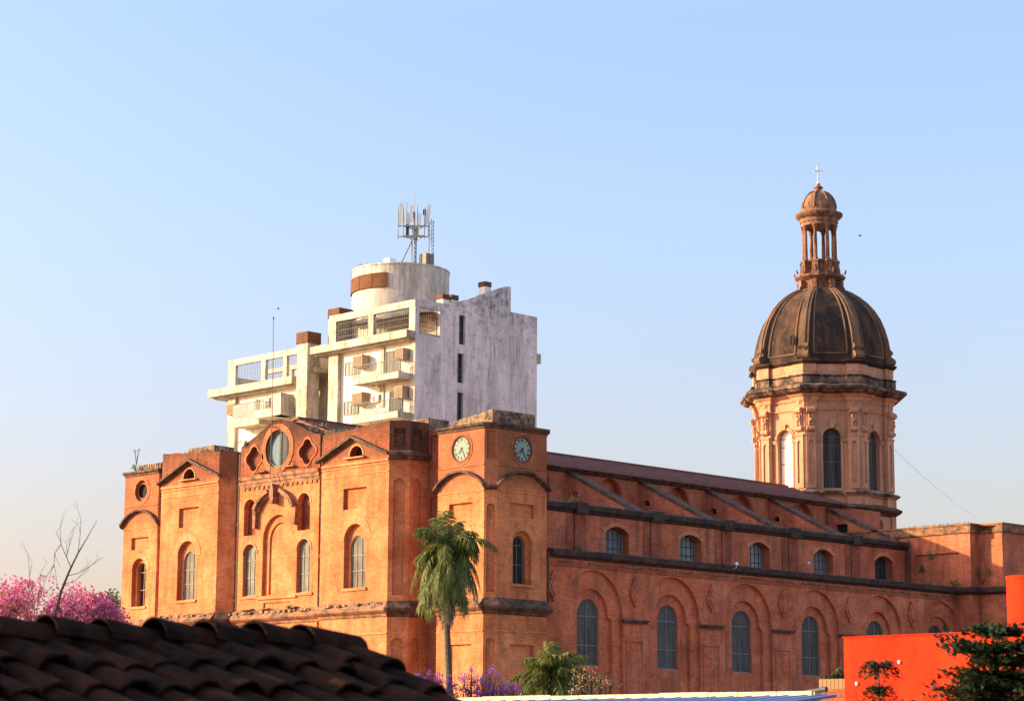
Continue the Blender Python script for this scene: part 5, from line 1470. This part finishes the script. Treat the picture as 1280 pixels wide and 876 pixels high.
# layered dark tree at lower right and the little umbrella crowned sapling
def layered():
    rnd = random.Random(6)
    root = empty('leafy_tree', (19.9, 11.9, GZ), 'dark layered leafy tree covering the lower right corner', 'tree'); root.location = (19.3, 12.5, GZ)
    t = MB(); f = MB()
    c0 = Vector((19.3, 12.5, 0))
    t.tube([(19.3, 12.5, GZ), (19.25, 12.55, 5), (19.3, 12.5, 8.1)], [.12, .09, .03], 8)
    # tiers: height, reach to the left, thickness
    for z, reach, dens in ((8.30, .35, .7), (8.14, .72, 1.5), (8.02, .5, 1), (7.86, .62, 1.4), (7.74, .85, 1.7), (7.60, 1.0, 1.8), (7.44, 1.05, 1.6), (7.25, 1.1, 1.3), (7.0, 1.1, 1)):
        for k in range(30):
            a = rnd.uniform(0, 2*pi); L = reach*rnd.uniform(.55, 1.0)
            d = Vector((cos(a), sin(a), .04)); p = c0+Vector((0, 0, z-.12)); pts = [p.copy()]
            for i in range(6):
                d = (d+Vector((rnd.gauss(0, .12), rnd.gauss(0, .12), rnd.gauss(.02, .05)))).normalized(); p = p+d*L/6; pts.append(p.copy())
            t.tube(pts, [.014, .012, .01, .008, .006, .004, .003], 4, False)
            for i in range(int(46*dens)):
                q = rnd.uniform(.15, 1)*6; j = int(min(q, 5)); b = pts[j].lerp(pts[j+1], q-j)+Vector((rnd.gauss(0, .05), rnd.gauss(0, .05), rnd.gauss(.02, .02)))
                ang = rnd.uniform(0, 6.3); el = rnd.gauss(.15, .35); ax = Vector((cos(ang)*cos(el), sin(ang)*cos(el), sin(el))); sd_ = ax.cross(Vector((0, 0, 1))).normalized(); s = rnd.uniform(.06, .10)
                f.add([b, b+ax*s*.45+sd_*s*.30, b+ax*s, b+ax*s*.45-sd_*s*.30], [(0, 1, 2, 3)])
    t.build('trunk', BARKD, root); f.build('crown', L_DARK, root)
    base = at(0, 0)
    px = fv_*26+tv_*4.205
    root = empty('sapling', (px.x, px.y, GZ), 'slender sapling with a small umbrella of leaves against the orange wall', 'sapling')
    t = MB(); f = MB(); top = Vector((px.x, px.y, 8.08))
    t.tube([(px.x, px.y, GZ), (px.x+.02, px.y, 7.6), tuple(top-Vector((0, 0, .1)))], [.03, .012, .009], 6)
    for zt, R, nb in ((top.z, .235, 11), (top.z-.27, .2, 8), (top.z-.55, .25, 8)):
        for k in range(nb):
            a = 2*pi*k/nb+rnd.random()*.4; e = Vector((px.x+R*cos(a), px.y+R*sin(a), zt-.19)); m_ = Vector((px.x+R*.55*cos(a), px.y+R*.55*sin(a), zt-.015)); o_ = Vector((px.x, px.y, zt-.1))
            t.tube([o_, m_, e], [.006, .004, .002], 4, False)
            for i in range(85):
                q = rnd.uniform(.1, 1); b = (o_.lerp(m_, q*2) if q < .5 else m_.lerp(e, q*2-1))+Vector((rnd.gauss(0, .028), rnd.gauss(0, .028), rnd.gauss(0.0, .022)))
                ang = a+rnd.gauss(0, .7); ax = Vector((cos(ang), sin(ang), rnd.gauss(-.3, .25))).normalized(); sd_ = ax.cross(Vector((0, 0, 1))).normalized(); s = rnd.uniform(.05, .08)
                f.add([b, b+ax*s*.5+sd_*s*.24, b+ax*s, b+ax*s*.5-sd_*s*.24], [(0, 1, 2, 3)])
    t.build('trunk', BARKD, root); f.build('crown', L_DARK, root)
layered()

# weeds growing out of the masonry
def weed(p, r, label, seed, n=50, leaf=L_WEED, s=(.06, .14), stem=.0):
    rnd = random.Random(seed); root = empty('wall_plant', p, label, 'plant')
    t = MB(); f = MB()
    for k in range(6):
        a = rnd.uniform(0, 6.3); e = Vector(p)+Vector((cos(a)*r*.7, sin(a)*r*.7, r*rnd.uniform(.4, 1.3)+stem)); t.tube([p, Vector(p).lerp(e, .5)+Vector((0, 0, .05)), e], [.02, .012, .006], 4, False)
        leafquads(f, e, r*.45, n//3, s[0], s[1], rnd)
    t.build('stem', BARKD, root); f.build('foliage', leaf, root)
weed((140.0-.15, 95.9, 21.3), .38, 'small green plant rooted in the transept corner above the gutter, upper one', 1, 60)
weed((139.75, 97.0, 20.4), .42, 'green plant growing on the transept wall by the middle wall corner', 2, 70)
weed((139.7, 96.1, 19.25), .3, 'low green tuft on the gutter in the transept corner', 7, 40)
weed((139.7, 93.9, 19.2), .4, 'green tuft on the gutter under the sunlit transept wall', 3, 60)
weed((140.9, 92.2, 19.4), .7, 'largest green plant on the wall, in the step of the transept', 4, 130)
weed((104.0, 98.0, 19.6), .32, 'green plant at the foot of the middle wall by the clock tower', 5, 50)
weed((103.4, 97.85, 22.6), .42, 'dry green weed on the upper gutter by the clock tower', 6, 50, L_OLIVE)
weed((128.2+.4, 98.0, 19.35), .25, 'small green tuft on the lower gutter under the fourth upper window', 8, 40)
weed((91.2, 107.2, 26.4), .42, 'yellow green weed growing between the curved gable and the right pediment', 9, 70, L_OLIVE)
weed((92.2, 129.3, 26.3), .35, 'green sprouting weed on top of the left tower', 10, 50)
weed((92.0, 129.0, 26.7), .25, 'spindly weed rising highest above the left tower', 11, 24, L_OLIVE, (.05, .1), .8)
weed((90.7, 115.4, 26.6), .3, 'weed on the left shoulder of the curved gable', 12, 40, L_OLIVE)
weed((90.55, 110.2, 15.9), .2, 'tiny weed on the ledge below the right bay window', 13, 24)
weed((93.9, 97.9, 26.75), .25, 'pale weed on the cap of the clock tower', 14, 30, L_OLIVE)

# dry grass along the tops
gr = MB(); rg = random.Random(77)
def tuft(x, y, z, n=9, h=.28):
    for _ in range(n):
        a = rg.uniform(0, 6.3); l = h*rg.uniform(.4, 1.2); o = Vector((x+rg.gauss(0, .12), y+rg.gauss(0, .12), z-.03)); tp = o+Vector((cos(a)*l*.45, sin(a)*l*.45, l)); w_ = Vector((-sin(a), cos(a), 0))*.022
        gr.add([o-w_, o+w_, tp], [(0, 1, 2)])
for _ in range(34): tuft(90.35, rg.uniform(100.6, 106.4), 26.45+.3*rg.random())
for _ in range(20): tuft(90.35, rg.uniform(117.2, 123), 26.6)
for _ in range(16): tuft(91.2, rg.uniform(108, 110.4), 26.9+rg.uniform(0, .5), 9, .3)
for _ in range(14): tuft(91.2, rg.uniform(114, 115.7), 26.8, 9, .3)
for _ in range(26): tuft(rg.uniform(92.4, 95.8), rg.uniform(94, 97.2), 26.95, 7, .2)
for _ in range(22): tuft(rg.uniform(92.2, 96), rg.uniform(126.3, 129.5), 26.5, 8, .26)
for _ in range(50): x_ = rg.uniform(98, 139.5); tuft(x_, 97.95, 22.78, 6, .18)
for _ in range(40): x_ = rg.uniform(98, 139.5); tuft(x_, 93.65, 19.2, 5, .14)
for _ in range(30): tuft(140.2, rg.uniform(92.8, 98), 23.85, 6, .18)
for _ in range(20): tuft(rg.uniform(92.6, 94.2), rg.uniform(99.8, 102.5), 27.15, 7, .2)
for _ in range(60): y_ = rg.uniform(100.6, 123); tuft(89.8 if (y_ < 106.5 or y_ > 117.1) else 90.6, y_, 15.85, 5, .16)
tag(gr.build('dry_grass', L_DRY), 'dry grass tufts sprouting along the church parapets and ledges', 'grass', kind='stuff')

# rod antenna on the gable
rod = MB(); rod.tube([(90.3, 112.1, 24.2), (90.45, 112.2, 29), (90.6, 112.5, 34.65)], [.035, .03, .02], 6); rod.tube([(90.6, 112.5, 34.65), (90.6, 112.5, 34.85)], .05, 6)
rod.tube([(90.4, 112.15, 27.6), (91.2, 112.15, 27.6)], .03, 6)
tag(rod.build('antenna_rod', IRON), 'tall thin metal rod rising in front of the round window of the gable', 'antenna')
# floodlights
for x, y, z, lb in ((127.62, 98.0, 20.35, 'small white floodlight on the middle wall between the fourth and fifth upper windows'), (114.0, 93.4, 19.2, 'small white floodlight on the edge of the lower gutter')):
    r0 = empty('floodlight', (x, y, z), lb, 'floodlight')
    q = MB(); q.lathe((x, y-.15, z), [(.03, -.04), (.10, .0), (.11, .1), (.05, .15)], 12); q.build('lamp_housing', WHITEP, r0)
    q = MB(); q.tube([(x, y+.2, z-.25), (x, y-.12, z-.2), (x, y-.15, z)], .015, 6); q.build('bracket', WHITEP, r0)
# rainwater cistern bracket / cable
cb = MB(); a = Vector((152.2, 107.8, 31.9)); b = Vector((152.6, 97.4, 23.9))
pts = [a.lerp(b, i/14)+Vector((0, 0, -.5*sin(pi*i/14))) for i in range(15)]
cb.tube(pts, .015, 5); tag(cb.build('cable', WHITEP), 'thin slack cable running down from the drum to the transept roof', 'cable')
# birds
def bird(p, s, lb):
    tv = Vector((1, -1, 0)).normalized(); fv = Vector((1, 1, 0)).normalized(); p = Vector(p); m = MB()
    m.tube([p-tv*.22*s, p-tv*.08*s, p+tv*.1*s, p+tv*.2*s], [.015*s, .05*s, .05*s, .012*s], 8)
    for q in (-1, 1): m.add([p+tv*.06*s, p-tv*.08*s, p+fv*q*.3*s-tv*.02*s+Vector((0, 0, .16*s)), p+fv*q*.55*s-tv*.12*s+Vector((0, 0, .1*s)), p+fv*q*.28*s+tv*.07*s+Vector((0, 0, .17*s)), p+tv*.06*s+Vector((0, 0, .02*s))], [(0, 1, 2, 4), (2, 3, 4)])
    tag(m.build('bird', IRON), lb, 'bird', 'birds in the sky')
bird((122.82, 89.31, 41.91), .6, 'tiny bird flying right of the lantern'); bird((94.85, 117.28, 36.63), .5, 'tiny bird flying above the tall thin rod')
